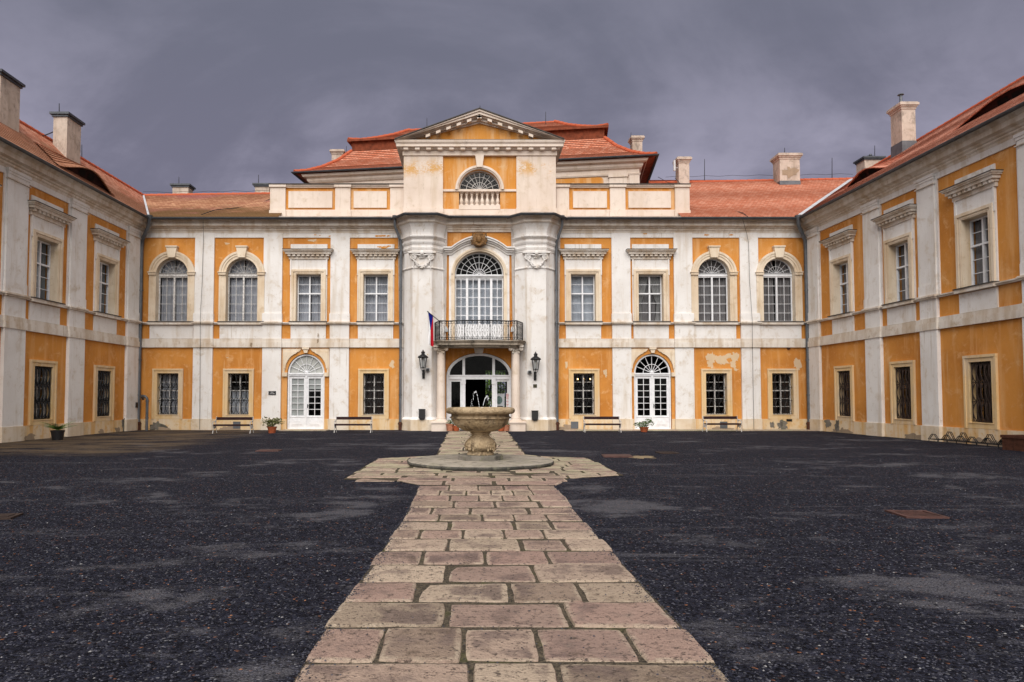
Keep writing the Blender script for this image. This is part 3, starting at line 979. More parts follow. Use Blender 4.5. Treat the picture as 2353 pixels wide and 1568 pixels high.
# left part of the front
holes = []
GW = [(385.9, 905, 'grey'), (548.2, 905, 'half'), (858.7, 905, 'dark')]
for i, (x, y, c) in enumerate(GW):
    holes.append(ground_window(FF, fX(x, y), c, seed=i, gm='black_iron', lens=3.0, cols=4, gr=.0135))
for i, x in enumerate((396.2, 556.5)):
    holes.append(arch_window(FF, fX(x, 670), ('fold', 'curtain_grey'), i, 'worn_white_paint'))
for i, x in enumerate((709.4, 863.6)):
    holes.append(rect_window(FF, fX(x, 690), ('fold', 'curtain_grey'), 5 + i))
ud = fX(702.5, 900)
holes.append(double_door(FF, ud, 1.0, .34, 'white glazed double door with blinds and blind fanlight'))
XA, XB = fX(926), fX(1275.5)
WALL_L = wall_run(FF, XL - .3, XA + .3, [pil(446.8, 491), pil(605, 648), pil(759, 803)], holes, [(ud - .86, ud + .86)])
# right part of the front
holes = []
for i, (x, y, c) in enumerate([(1342, 905, None), (1646.1, 905, None), (1798.2, 905, 'dark')]):
    holes.append(ground_window(FF, fX(x, y), c, seed=9 + i, gm='black_iron'))
for i, x in enumerate((1639.6, 1789)):
    holes.append(arch_window(FF, fX(x, 670), ('fold', 'curtain_dark'), 20 + i, 'white_paint'))
holes.append(rect_window(FF, fX(1340, 690), ('festoon', 'curtain_white'), 30))
holes.append(rect_window(FF, fX(1495.2, 690), ('tied', 'curtain_beige'), 31))
ud2 = fX(1500, 900)
holes.append(double_door(FF, ud2, 0, 0, 'white glazed double door with dark panes'))
WALL_R = wall_run(FF, XB - .3, XR + .3, [pil(1406, 1449), pil(1549, 1592), pil(1701, 1743.5)], holes, [(ud2 - .86, ud2 + .86)])

# wings: u is the distance from the corner (left wing negative)
holes = []
LWIN = (-2.9, -6.85, -10.9, -15.0, -19.0)
LPIL = [(-1.25, -.08), (-5.5, -4.5), (-9.03, -8.0), (-13.4, -12.4), (-17.5, -16.5), (-21.6, -20.6)]
for i, u in enumerate(LWIN):
    holes.append(ground_window(FL, u, 'shade', k_=1.05, seed=40 + i, gn=-.02, cols=5, lens=3.0, gr=.021))
    holes.append(rect_window(FL, u, ('fold', 'curtain_shade'), 50 + i, 1.05))
wall_run(FL, UL_END, .05, LPIL, holes)
holes = []
RWIN = (2.83, 6.5, 10.13, 14.3, 18.6)
RPIL = [(.25, 1.1), (4.47, 5.4), (7.6, 8.42), (11.85, 12.8), (16.0, 17.0), (20.4, 21.4)]
for i, u in enumerate(RWIN):
    holes.append(ground_window(FRW, u, 'dark', k_=.93, seed=60 + i, gn=-.02, cols=5, lens=3.0, gr=.014, gm='rust_iron', wood='rust_iron'))
    holes.append(rect_window(FRW, u, ('fold', 'curtain_dark'), 70 + i, .95))
wall_run(FRW, -.05, UR_END, RPIL, holes)

# dark rooms behind the windows
m = MB()
m.box(FF, XL - 2.5, fX(1010), .0, 9.3, -2.6, -2.5)
m.box(FF, fX(1190), XR + 2.5, .0, 9.3, -2.6, -2.5)
m.box(FF, fX(1010), fX(1190), fZ(795), 12.0, -2.6, -2.5)
m.box(FF, XL - 2.5, fX(1010), 4.55, 4.65, -2.5, -.43)
m.box(FF, fX(1190), XR + 2.5, 4.55, 4.65, -2.5, -.43)
m.box(FF, XL - 3.0, XR + 3.0, 9.3, 9.4, -2.6, -.43)
m.box(FL, UL_END, 2.0, .0, 9.3, -2.1, -2.0); m.box(FL, UL_END, 0, 4.55, 4.65, -2.0, -.43); m.box(FL, UL_END, 0, 9.3, 9.4, -2.1, -.43)
m.box(FL, UL_END - .1, UL_END, 0, 9.4, -2.1, .0)
m.box(FRW, -2.0, UR_END, .0, 9.3, -2.1, -2.0); m.box(FRW, 0, UR_END, 4.55, 4.65, -2.0, -.43); m.box(FRW, 0, UR_END, 9.3, 9.4, -2.1, -.43)
m.box(FRW, UR_END, UR_END + .1, 0, 9.4, -2.1, .0)
m.build('interior', 'room_dark', PAL)

# -------------------------------------------------- plan line of the front, wing to wing
def gp(px, n):
    return (fX(px, 740, 0), D - n)
GIANT_L = [(926.5, .02), (930, .22), (936, .38), (943.5, .54), (951, .75), (994, .75), (1001, .60), (1008, .46), (1014, .34), (1018, .24)]
GIANT_R = [(2202 - a, b) for a, b in reversed(GIANT_L)]
gl_ = [gp(*q) for q in GIANT_L]
gr_ = [gp(*q) for q in GIANT_R]
corner = lambda fr, u, n: (fr.p(u, 0, n).x, fr.p(u, 0, n).y)
PLAN = [corner(FL, UL_END, 0), (XL, D)] + gl_ + gr_ + [(XR, D), corner(FRW, UR_END, 0)]
cz = lambda y: fZ(y, .25)
CORN = [(0, zfz - .02), (.06, zfz - .02), (.08, fZ(533)), (.13, fZ(531)), (.13, fZ(528.5)), (.19, fZ(527)), (.21, fZ(525)), (.36, fZ(523)), (.36, fZ(515.5)), (.40, fZ(514)), (.44, fZ(511)), (.52, fZ(507)), (.54, fZ(504.5)), (0, fZ(504))]
m = MB()
m.sweep(PLAN, CORN)
m.build('cornice', 'cornice_stucco', PAL)
# gutter: half round trough hung on the cornice edge, following the same plan line
gz0 = fZ(503.5, .5)
GUT = [(.56 + .075 * math.cos(PI + PI * i / 8) + .075, gz0 + .02 + .085 * math.sin(PI + PI * i / 8)) for i in range(9)]
GUT += [(o - (.012 if o > .63 else -.012), z + (.014)) for o, z in reversed(GUT)]
m = MB()
m.sweep(PLAN, GUT)
gut = m.build('gutter', 'dark_zinc', PAL, smooth=40)
# a fringe of tiles above the gutter on the projecting middle
m = MB()
i0, i1 = 1, len(PLAN) - 1
m.sweep(PLAN[i0:i1], [(.0, gz0 + .16), (.58, gz0 + .04), (.58, gz0 + .015), (0, gz0 + .10)])
m.build('eave_tiles', 'roof_wood', PAL)

# -------------------------------------------------- giant pilasters
def giant(path, sgn):
    m = MB()
    pr = [(.11, 0.0), (.11, zpl), (.08, zpl + .03), (.03, zpl + .07), (0, zpl + .10), (0, fZ(625)), (.035, fZ(624.4)), (.055, fZ(622.5)), (.035, fZ(620.5)), (0, fZ(620)), (0, fZ(586)), (.03, fZ(585)), (.03, fZ(583)), (.06, fZ(581)), (.085, fZ(577.5)), (.045, fZ(576)), (.045, fZ(571)), (.08, fZ(569.5)), (.12, fZ(566)), (.13, fZ(563.5)), (.07, fZ(562.8)), (.07, fZ(559.5)), (.13, fZ(557.5)), (.21, fZ(554.6)), (.22, fZ(552.6)), (.07, fZ(552)), (.065, fZ(549)), (.075, fZ(544)), (.105, fZ(538)), (.16, fZ(532)), (.24, fZ(526)), (.27, fZ(523.2)), (0, fZ(523))]
    m.sweep(path, pr)
    p = m.build('giant_pilaster', 'white_stucco', PAL)
    q = MB(); q.sweep(path, [(.113, 0.0), (.113, zpl - .02), (.09, zpl + .012), (0, zpl + .013)])
    sub('plinth', q, 'pale_plinth_stucco', p)
    # capital: volutes, mask, garland and tassels on the flat face
    a = fX(951); b = fX(994)
    if sgn > 0: a, b = fX(1208), fX(1251)
    uc = (a + b) / 2
    n = .79
    c = MB()
    zv = fZ(591.5, .75)
    for sg in (-1, 1):
        cu = uc + sg * .40
        pts = []
        for i in range(46):
            t = i / 45
            ang = t * 2 * PI * 2.3
            r = .135 * (1 - t) + .012
            pts.append(FF.p(cu + sg * r * math.cos(ang + .6), zv + r * math.sin(ang + .6) * 1.1, n + .04 + .05 * t))
        c.tube(pts, [.030 * (1 - .5 * i / 45) for i in range(46)], 6)
        c.tube([FF.p(cu, zv, n - .25), FF.p(cu, zv, n + .02)], .15, 14)
        z = zv - .18
        for k in range(7):
            c.ball(FF.p(cu - sg * .02, z - k * .062, n + .02), .034 - .002 * k, 6, (1, 1, 1.3))
    c.tube([FF.p(uc - .44, zv + .13, n + .06), FF.p(uc - .2, zv + .10, n + .07), FF.p(uc, zv + .06, n + .07), FF.p(uc + .2, zv + .10, n + .07), FF.p(uc + .44, zv + .13, n + .06)], .035, 6)
    c.box(FF, uc - .62, uc + .62, zv + .17, zv + .24, n - .3, n + .12)
    c.ball(FF.p(uc, zv + .17, n + .10), .095, 10, (1, .8, 1.15))
    rn = random.Random(4)
    for i in range(46):
        t = i / 45 * 2 - 1
        u = uc + t * .34
        z = zv - .17 - .27 * (1 - t * t)
        for k in range(2):
            c.ball(FF.p(u + rn.uniform(-.03, .03), z + rn.uniform(-.05, .05) * (1.3 - t * t), n + .02 + rn.uniform(0, .05)), rn.uniform(.026, .046), 6)
    for i in range(20):
        c.ball(FF.p(uc + rn.uniform(-.12, .12), zv + rn.uniform(-.06, .06), n + .03), .03, 6)
    c.build('capital', 'white_stucco', p, smooth=50)
giant(gl_, -1)
giant(gr_, 1)

# -------------------------------------------------- middle bay
NC = .22
xc = fX(1101)
rz_ = lambda y: fZ(y, NC)
ent_hw, ent_zs, ent_rise = 1.50, rz_(863.5), rz_(812) - rz_(863.5)
cw_hw, cw_zs = fX(1156.5) - xc, rz_(630.5)
win_z0 = fZ(784, NC)
m = MB()
m.plate(FF, [rect(fX(1016), fX(1186), -.05, zfz + .3), arch(xc, cw_hw + .03, win_z0, cw_zs, rz_(578) - cw_zs + .03), arch(xc, ent_hw + .02, .002, ent_zs, ent_rise + .02)], NC - .5, NC)
m.build('wall', 'orange_stucco', PAL)
# big balcony window
mb = MB()
wn = NC - .22
rise = rz_(579) - cw_zs
mb.box(FF, xc - cw_hw, xc + cw_hw, cw_zs - .12, cw_zs - .02, wn - .05, wn + .08)
mb.box(FF, xc - cw_hw - .02, xc + cw_hw + .02, cw_zs - .06, cw_zs - .02, wn - .05, wn + .13)
mb.plate(FF, [arch(xc, cw_hw, cw_zs - .02, cw_zs, rise), arch(xc, cw_hw - .05, cw_zs + .02, cw_zs, rise - .05)], wn - .04, wn + .04, True)
radial(mb, FF, xc, cw_zs, cw_hw - .03, wn, 10, (.26, .53, .78), .0115)
zt = cw_zs - .12
zp = fZ(744.5, NC)
xs = [xc - cw_hw, xc - cw_hw * .50, xc, xc + cw_hw * .50, xc + cw_hw]
for i in range(4):
    a, b = xs[i], xs[i + 1]
    mb.plate(FF, [rect(a, b, win_z0, zt), rect(a + .055, b - .055, zp, zt - .055)], wn - .035, wn + .035, True)
    muntins(mb, FF, a + .055, b - .055, zp, zt - .05, wn, 2, [zp + (zt - zp) * k / 5.25 for k in range(1, 6)], .014, .018)
    mb.box(FF, a + .10, b - .10, win_z0 + .15, zp - .12, wn + .035, wn + .05)
W = mb.build('balcony_window', 'white_paint', PAL)
W['label'] = 'tall arched white balcony window with swagged net curtain'
sub('pane', pane_mb(FF, arch(xc, cw_hw - .03, zp, cw_zs, rise - .03), wn - .008), 'window_glass', W)
sub('curtain', drape(FF, xc - cw_hw + .03, xc + cw_hw - .03, zp - .05, zt - .02, wn - .18, 'festoon', 3), 'curtain_white', W)
s = MB()
ow = fX(1170) - xc
s.plate(FF, [arch(xc, cw_hw + .16, win_z0, cw_zs, rise + .16), arch(xc, cw_hw + .01, win_z0 - .01, cw_zs, rise + .01)], NC - .3, NC + .10)
ro = lambda a, k: (xc + (cw_hw + k) * math.cos(a), cw_zs + (rise + k) * math.sin(a))
s.plate(FF, [[ro(PI * i / 28, .16) for i in range(29)] + [ro(PI * i / 28, .08) for i in range(28, -1, -1)]], NC + .05, NC + .14)
sub('stone_surround', s, 'pale_stone', W)
# white aedicule with the segmental hood
s = MB()
zsh = rz_(577)
def hoodline(dz, ext):
    pts = [(xc - ow - .22 - ext, zsh + dz), (xc - ow + .05, zsh + dz)]
    for i in range(17):
        t = -1 + 2 * i / 16
        pts.append((xc + t * (ow - .12), zsh + dz + (rz_(551.5) - zsh) * (1 - t * t)))
    pts += [(xc + ow - .05, zsh + dz), (xc + ow + .22 + ext, zsh + dz)]
    return pts
top = hoodline(-.12, -.22)
top = [(max(xc - ow, min(xc + ow, u)), z) for u, z in top]
s.plate(FF, [[(xc - ow, win_z0), (xc + ow, win_z0)] + list(reversed(top)), arch(xc, cw_hw + .12, win_z0 + .002, cw_zs, rise + .12)], NC, NC + .06)
sub('stucco_panel', s, 'white_stucco', W)
s = MB()
for d0, d1, nn, e in ((-.20, -.10, .12, -.10), (-.10, -.02, .20, -.05), (-.02, .07, .30, 0), (.07, .13, .36, .03)):
    s.plate(FF, [hoodline(d0, e) + list(reversed(hoodline(d1, e)))], NC, NC + nn)
sub('hood', s, 'white_stucco', W)
# crest over the hood: crowned shield with mantling
c = MB()
cu, czz, cn = fX(1100.5, 548), fZ(549, .6), NC + .37
c.plate(FF, [[(cu + .30 * math.cos(2 * PI * i / 24) * (1.0 - .10 * math.sin(2 * PI * i / 24)), czz - .02 + .31 * math.sin(2 * PI * i / 24)) for i in range(24)]], NC, cn)
c.plate(FF, [[(cu - .3, czz + .22), (cu - .27, czz - .05), (cu - .16, czz - .26), (cu, czz - .33), (cu + .16, czz - .26), (cu + .27, czz - .05), (cu + .3, czz + .22), (cu, czz + .19)]], NC, cn + .05)
for i in range(7):
    u = cu - .15 + .05 * i
    c.tube([FF.p(u, czz + .22, cn), FF.p(cu + (u - cu) * 1.35, czz + .33 - abs(i - 3) * .012, cn)], .018, 5)
    c.ball(FF.p(cu + (u - cu) * 1.35, czz + .335 - abs(i - 3) * .012, cn), .022, 6)
c.box(FF, cu - .17, cu + .17, czz + .19, czz + .235, NC, cn + .05)
rn = random.Random(3)
for sg in (-1, 1):
    for k in range(9):
        c.ball(FF.p(cu + sg * (.28 + rn.uniform(-.03, .08)), czz + .24 - k * .058, cn - .03), rn.uniform(.03, .05), 6)
c.ball(FF.p(cu, czz - .02, cn + .05), .15, 10, (1, .35, 1.25))
for k in range(14):
    c.ball(FF.p(cu + rn.uniform(-.2, .2), czz + rn.uniform(-.22, .2), cn + .05), .03, 6)
c.build('crest', 'gilded_crest', PAL, smooth=50)

# entrance under the balcony
mb = MB()
en = NC - .16
mb.plate(FF, [arch(xc, ent_hw, .03, ent_zs, ent_rise), arch(xc, ent_hw - .14, .05, ent_zs, ent_rise - .11)], en - .08, en + .10, True)
mb.plate(FF, [arch(xc, ent_hw - .03, .04, ent_zs, ent_rise - .03), arch(xc, ent_hw - .09, .05, ent_zs, ent_rise - .08)], en + .10, en + .13)
zt0, zt1 = fZ(872, NC), fZ(862, NC)
mb.box(FF, xc - ent_hw + .12, xc + ent_hw - .12, zt0, zt1, en - .08, en + .12)
mb.box(FF, xc - ent_hw + .10, xc + ent_hw - .10, zt1 - .05, zt1, en - .08, en + .16)
for i in range(15):
    u = xc - ent_hw + .22 + i * (2 * ent_hw - .44) / 14
    mb.box(FF, u - .02, u + .02, zt0 + .05, zt0 + .09, en + .12, en + .135)
xm0, xm1 = fX(1065.5, 920, NC), fX(1134.5, 920, NC)
for u in (xm0, xm1):
    k = (u - xc) / (ent_hw - .12)
    zz = ent_zs + (ent_rise - .1) * math.sqrt(1 - k * k)
    mb.box(FF, u - .075, u + .075, .04, zt0, en - .075, en + .10)
    mb.box(FF, u - .06, u + .06, zt1, zz, en - .075, en + .07)
    mb.box(FF, u - .09, u + .09, zt0 - .22, zt0, en - .07, en + .14)
ED = mb.build('entrance_screen', 'white_paint', PAL)
ED['label'] = 'white arched entrance screen with open middle doorway'
for a, b in ((xc - ent_hw + .13, xm0 - .07), (xm1 + .07, xc + ent_hw - .13)):
    q = MB()
    q.plate(FF, [rect(a, b, .04, zt0), rect(a + .09, b - .09, .42, zt0 - .10)], en - .04, en + .04, True)
    q.box(FF, a + .02, b - .02, .34, .38, en + .04, en + .07)
    q.box(FF, a + .10, b - .10, .12, .30, en + .04, en + .06)
    sub('side_light', q, 'white_paint', ED)
    sub('pane', pane_mb(FF, rect(a + .08, b - .08, .41, zt0 - .09), en), 'window_glass', ED)
sub('fanlight_pane', pane_mb(FF, arch(xc, ent_hw - .13, zt1, ent_zs, ent_rise - .1), en), 'window_glass', ED)
q = MB()
q.plate(FF, [[(fX(1095.5, 806), rz_(813.5)), (fX(1106, 806), rz_(813.5)), (fX(1109, 806), rz_(795)), (fX(1087.5, 806), rz_(795))]], NC, NC + .22)
q.v = q.v
kst = MB()
kst.plate(FF, [[(xc - .19, rz_(812.5)), (xc + .16, rz_(812.5)), (xc + .23, rz_(796)), (xc - .26, rz_(796))]], NC, NC + .25)
sub('keystone', kst, 'white_stucco', ED)
# passage through the building to the garden side
m = MB()
hx0, hx1, hd, hh = fX(1012), fX(1190), 9.0, fZ(795)
m.box(FF, hx0 - .1, hx0, 0, hh, -hd, NC - .5)
m.box(FF, hx1, hx1 + .1, 0, hh, -hd, NC - .5)
m.box(FF, hx0 - .1, hx1 + .1, hh, hh + .1, -hd - .2, NC - .5)
m.box(FF, hx0 - .1, hx1 + .1, -.06, .012, -hd - .2, NC + .1)
oa, ob = at(1115, 900, D + hd).x, at(1162, 900, D + hd).x
zA = at(1100, 852, D + hd).z
m.plate(FF, [rect(hx0 - .1, hx1 + .1, 0, hh), rect(oa, ob, .02, zA)], -hd - .2, -hd, True)
m.build('passage', 'interior_dark', PAL)
m = MB()
for i in range(9):
    u = oa + (ob - oa) * i / 8
    m.tube([FF.p(u, 0, -hd + .1), FF.p(u, zA, -hd + .1)], .02, 5)
for z in (.3, 1.5, 2.0, zA - .5, zA - .05):
    m.tube([FF.p(oa, z, -hd + .1), FF.p(ob, z, -hd + .1)], .025, 5)
for i in range(7):
    u = oa + (ob - oa) * (i + .5) / 7
    m.tube([FF.p(u + .10 * math.cos(2 * PI * k / 10), zA - .27 + .18 * math.sin(2 * PI * k / 10), -hd + .1) for k in range(10)], .018, 4, closed=True)
m.build('garden_gate', 'black_iron', PAL)

# balcony
pts_px = [(994.5, .30), (996.5, 1.15), (1010, 1.62), (1031, 1.46), (1055, 1.66), (1101, 1.76), (1147, 1.66), (1171, 1.46), (1190.5, 1.62), (1204, 1.15), (1206, .30)]
def bpt(px, n, inset=0.0):
    x = fX(px, 760, n)
    k = (x - xc)
    return (xc + k * (1 - inset / 2.1), D - n + inset * (1 if n > .5 else 0))
plan = [bpt(*q) for q in pts_px]
zb_t, zb_b = fZ(782.3, 1.5), fZ(793, 1.5)
m = MB()
hgt = zb_t - zb_b
prof = [(-.16, zb_b - .10), (-.10, zb_b - .02), (-.03, zb_b), (-.03, zb_b + hgt * .45), (.0, zb_b + hgt * .5), (.03, zb_b + hgt * .72), (.06, zb_t - .03), (.06, zb_t), (-.3, zb_t)]
m.sweep(list(reversed(plan))[::-1], prof, ends=False)
b = len(m.v)
m.v.extend([Vector((x, y, zb_t - .002)) for x, y in plan]); m.f.append(tuple(range(b, b + len(plan)))); m.mi.append(0)
b = len(m.v)
m.v.extend([Vector((x, y + .12, zb_b - .06)) for x, y in plan]); m.f.append(tuple(range(b, b + len(plan)))); m.mi.append(0)
BAL = m.build('balcony', 'balcony_stone', PAL)
rl = MB()
rh = fZ(737.3, 1.5) - zb_t
rp = [(999.7, .62), (1010.2, 1.48), (1030.5, 1.34), (1068, 1.58), (1126, 1.60), (1168, 1.36), (1187.5, 1.48), (1200.5, .62)]
rp = [(fX(a, 760, b_), D - b_) for a, b_ in rp]
def rpt(i, t, z):
    a, b_ = rp[i], rp[i + 1]
    x = a[0] + (b_[0] - a[0]) * t; y = a[1] + (b_[1] - a[1]) * t
    if i in (2, 3, 4):        # gentle bow of the front
        y -= .0
    return Vector((x, y, z))
for x, y in rp:
    rl.tube([(x, y, zb_t), (x, y, zb_t + rh + .02)], .022, 6)
for z, r in ((zb_t + .05, .014), (zb_t + .14, .010), (zb_t + rh - .10, .010), (zb_t + rh, .026)):
    rl.tube([(x, y, z) for x, y in rp], r, 5)
for i in range(len(rp) - 1):
    L = (Vector(rp[i + 1]) - Vector(rp[i])).length
    k = max(2, round(L / .235))
    z0, z1 = zb_t + .05, zb_t + rh - .03
    hm = z1 - z0
    for j in range(k):
        for sg in (-1, 1):          # crossing bows
            for w_ in (.5, 1.0):
                pts = []
                for q in range(17):
                    tz = q / 16
                    off = w_ * math.sin(PI * tz) * (1.0 if w_ == 1.0 else 1.05) - (.25 if w_ == .5 else .0)
                    tt = (j + .5 + sg * (off * .5)) / k
                    if 0 <= tt <= 1: pts.append(rpt(i, tt, z0 + hm * tz))
                if len(pts) > 2: rl.tube(pts, .0062, 4, cap=False)
        rl.tube([rpt(i, min(1, max(0, (j + .5) / k + .035 / L * math.cos(2 * PI * q / 12))), z0 + hm / 2 + .07 * math.sin(2 * PI * q / 12)) for q in range(12)], .0065, 4, closed=True)
        for zz in (z0 + .045, z1 - .035):
            rl.tube([rpt(i, (j + .5 + .5 * math.cos(2 * PI * q / 10)) / k, zz + .04 * math.sin(2 * PI * q / 10)) for q in range(10)], .0048, 4, closed=True)
rl.build('railing', 'black_iron', BAL)
# entrance columns
for px in (1013.3, 1185.3):
    cc = Vector((fX(px, 900, 1.0), D - 1.0, 0))
    m = MB()
    zc = fZ(811.5, 1.0)
    z0 = fZ(968, 1.0)
    m.lathe(cc, [(.245, z0), (.25, z0 + .04), (.24, z0 + .07), (.205, z0 + .09), (.215, z0 + .12), (.205, z0 + .15), (.19, z0 + .17), (.192, z0 + .6), (.188, z0 + 1.4), (.172, zc - .35), (.165, zc - .02)], 28)
    m.box(FF, cc.x - .40, cc.x + .40, 0, z0 + .002, .22, 1.34)
    m.box(FF, cc.x - .44, cc.x + .44, z0 - .09, z0 - .03, .22, 1.38)
    m.box(FF, cc.x - .28, cc.x + .28, z0 - .03, z0 + .03, .72, 1.28)
    m.box(FF, cc.x - .16, cc.x + .16, z0, zb_b - .06, .22, .42)
    col = m.build('column', 'attic_white_stucco', PAL, smooth=40)
    c = MB()
    zv = fZ(801.5, 1.2)
    for sg in (-1, 1):
        cu = cc.x + sg * .235
        pts = []
        for i in range(30):
            t = i / 29
            r = .095 * (1 - t) + .01
            pts.append(FF.p(cu + sg * r * math.cos(t * 4 * PI + .6), zv + r * math.sin(t * 4 * PI + .6), 1.24 + .03 * t))
        c.tube(pts, .022, 6)
        c.tube([FF.p(cu, zv, .85), FF.p(cu, zv, 1.22)], .09, 12)
        c.ball(FF.p(cc.x + sg * .13, zv - .17, 1.17), .04, 6, (1, 1, 1.6))
    c.lathe(cc, [(.165, zv - .22), (.20, zv + .02), (.22, zv + .06)], 20)
    c.box(FF, cc.x - .33, cc.x + .33, zv + .07, zv + .13, .66, 1.33)
    rn = random.Random(8)
    for i in range(26):
        c.ball(FF.p(cc.x + rn.uniform(-.12, .12), zv + rn.uniform(-.12, .06), 1.18 + rn.uniform(0, .05)), rn.uniform(.022, .04), 6)
    c.build('capital', 'cornice_stucco', col, smooth=50)
# ================================================================ attic, parapets, roofs
NA = .22
ax = lambda px, py=430: fX(px, py, NA)
az = lambda py: fZ(py, NA)
a0, a1, p0, p1 = ax(928), ax(1277), ax(1018), ax(1186.5)
zc0, zc1, zbase = az(494), az(360), gz0 + .1
lz = az(437)
lr = (ax(1149.5) - ax(1054.8)) / 2
lx = ax(1102)
m = MB()
m.plate(FF, [rect(p0, p1, zbase, zc1), arch(lx, lr, lz - .86, lz)], NA - .45, NA)
AT = m.build('attic', 'attic_orange_stucco', PAL)
m = MB()
for u0, u1 in ((a0, p0), (p1, a1)):
    m.box(FF, u0, u1, zbase, zc1, -3.2, NA + .10)
    m.box(FF, u0 - .02, u1 + .02, zbase, az(480), -3.2, NA + .125)
m.box(FF, p0, p1, zbase, az(481), NA - .5, NA + .03)
sub('pier', m, 'worn_pier_stucco', AT)
m = MB()
m.box(FF, p0, p1, zbase, zc1, -1.6, -1.5); m.box(FF, p0, p1, zbase - .05, zbase, -1.5, NA - .46); m.box(FF, p0, p1, zc1 - .02, zc1 - .001, -1.5, NA - .46)
m.build('interior', 'room_dark', PAL)
# lunette window
mb = MB()
wn = NA - .18
mb.plate(FF, [arch(lx, lr, lz, lz), arch(lx, lr - .04, lz + .035, lz)], wn - .04, wn + .04, True)
radial(mb, FF, lx, lz + .04, lr - .04, wn, 10, (.4, .68), .012)
LW = mb.build('lunette_window', 'worn_white_paint', PAL)
LW['label'] = 'half round attic window above small balusters'
sub('pane', pane_mb(FF, arch(lx, lr - .02, lz + .02, lz), wn), 'window_glass', LW)
s = MB()
ri, ro_ = lr + .01, ax(1157.6) - lx
s.plate(FF, [[(lx + ro_ * math.cos(PI * i / 28), lz + ro_ * math.sin(PI * i / 28)) for i in range(29)] + [(lx + ri * math.cos(PI * i / 28), lz + ri * math.sin(PI * i / 28)) for i in range(28, -1, -1)]], NA - .3, NA + .09)
s.plate(FF, [[(lx + ro_ * math.cos(PI * i / 28), lz + ro_ * math.sin(PI * i / 28)) for i in range(29)] + [(lx + (ro_ - .1) * math.cos(PI * i / 28), lz + (ro_ - .1) * math.sin(PI * i / 28)) for i in range(28, -1, -1)]], NA, NA + .14)
s.plate(FF, [[(lx - .13, az(387)), (lx + .13, az(387)), (lx + .2, zc1), (lx - .2, zc1)]], NA, NA + .20)
for u0, u1 in ((p0, lx - ro_ + .14), (lx + ro_ - .14, p1)):
    s.box(FF, u0, u1, az(441), az(436), NA - .02, NA + .06)
sub('stone_surround', s, 'attic_white_stucco', LW)
s = MB()
s.box(FF, lx - lr - .04, lx + lr + .04, az(441), az(436), NA - .40, NA + .07)
for i in range(8):
    u = lx - lr + .11 + (2 * lr - .22) * i / 7
    zb_ = az(472); h = az(441) - zb_
    s.box(FF, u - .075, u + .075, zb_, zb_ + h * .1, NA - .2, NA - .03)
    s.box(FF, u - .075, u + .075, zb_ + h * .9, zb_ + h, NA - .2, NA - .03)
    c0 = FF.p(u, 0, NA - .115)
    s.lathe(c0, [(.05, zb_ + h * .1), (.085, zb_ + h * .3), (.075, zb_ + h * .42), (.042, zb_ + h * .6), (.045, zb_ + h * .72), (.07, zb_ + h * .80), (.05, zb_ + h * .9)], 12)
s.box(FF, lx - lr, lx + lr, az(481) - .02, az(472), NA - .45, NA + .045)
s.box(FF, lx - lr, lx + lr, az(472), az(441), NA - .46, NA - .40)
sub('baluster_row', s, 'attic_white_stucco', LW)
# entablature and pediment
e0, e1 = a0, a1
m = MB()
m.box(FF, a0 - .05, a1 + .05, zc1, az(347), -3.2, NA + .16)
xl, xr, zt, zap = ax(911.5), ax(1291.5), az(331), az(262)
hz0, hz1 = az(347), az(331)
EPLAN = [(a0 - .05, D + 3.2), (a0 - .05, D - NA - .16), (a1 + .05, D - NA - .16), (a1 + .05, D + 3.2)]
PE = [(0, hz0 - .02), (.10, hz0 - .02), (.12, hz0 + .05), (.26, hz0 + .06), (.26, hz0 + .19), (.31, hz0 + .22), (.34, hz1 - .02), (.34, hz1), (0, hz1)]
m.sweep(EPLAN, PE)
k = 14
for i in range(k):
    u = a0 + .12 + (a1 - a0 - .24) * i / (k - 1)
    m.box(FF, u - .105, u + .105, hz0 - .06, hz0 + .055, NA + .1, NA + .36)
PD = m.build('pediment', 'attic_white_stucco', PAL)
m = MB()
m.plate(FF, [[(xl + .3, hz1 - .01), (xr - .3, hz1 - .01), ((xl + xr) / 2, zap - .2)]], -3.2, NA + .02, True)
sub('tympanum', m, 'attic_orange_stucco', PD)
xm = (xl + xr) / 2
def rake(m, d0, d1, n0, n1):
    # band between two lines parallel to the gable slope, d = depth below the top line
    sl = (zap - zt) / (xm - xl)
    cs = math.sqrt(1 + sl * sl)
    for sg in (-1, 1):
        ee = xl if sg < 0 else xr
        pts = []
        for d in (d0, d1):
            pts.append([(ee, zt - d * cs), (xm, zap - d * cs)])
        poly = [pts[0][0], pts[0][1], pts[1][1], pts[1][0]]
        poly = [(u, max(z, hz1 - .01)) for u, z in poly]
        m.plate(FF, [poly], n0, n1, True)
m = MB()
rake(m, .0, .08, -3.2, NA + .55)
rake(m, .08, .20, -3.2, NA + .49)
rake(m, .20, .26, -3.2, NA + .34)
rake(m, .26, .38, -3.2, NA + .22)
rake(m, .38, .45, -3.2, NA + .10)
sl = (zap - zt) / (xm - xl); al = math.atan(sl)
for sg in (-1, 1):
    for i in range(7):
        t = .26 + .74 * i / 6.0
        u = (xl if sg < 0 else xr) * (1 - t) + xm * t
        z = zt + (zap - zt) * t - .30 / math.cos(al)
        if z < hz1 + .05: continue
        w_ = .10
        m.plate(FF, [[(u - w_, z - .05 + (-w_) * sl * (-sg)), (u + w_, z - .05 + w_ * sl * (-sg)), (u + w_, z + .07 + w_ * sl * (-sg)), (u - w_, z + .07 + (-w_) * sl * (-sg))]], NA + .2, NA + .44)
sub('raking_cornice', m, 'attic_white_stucco', PD)
m = MB()
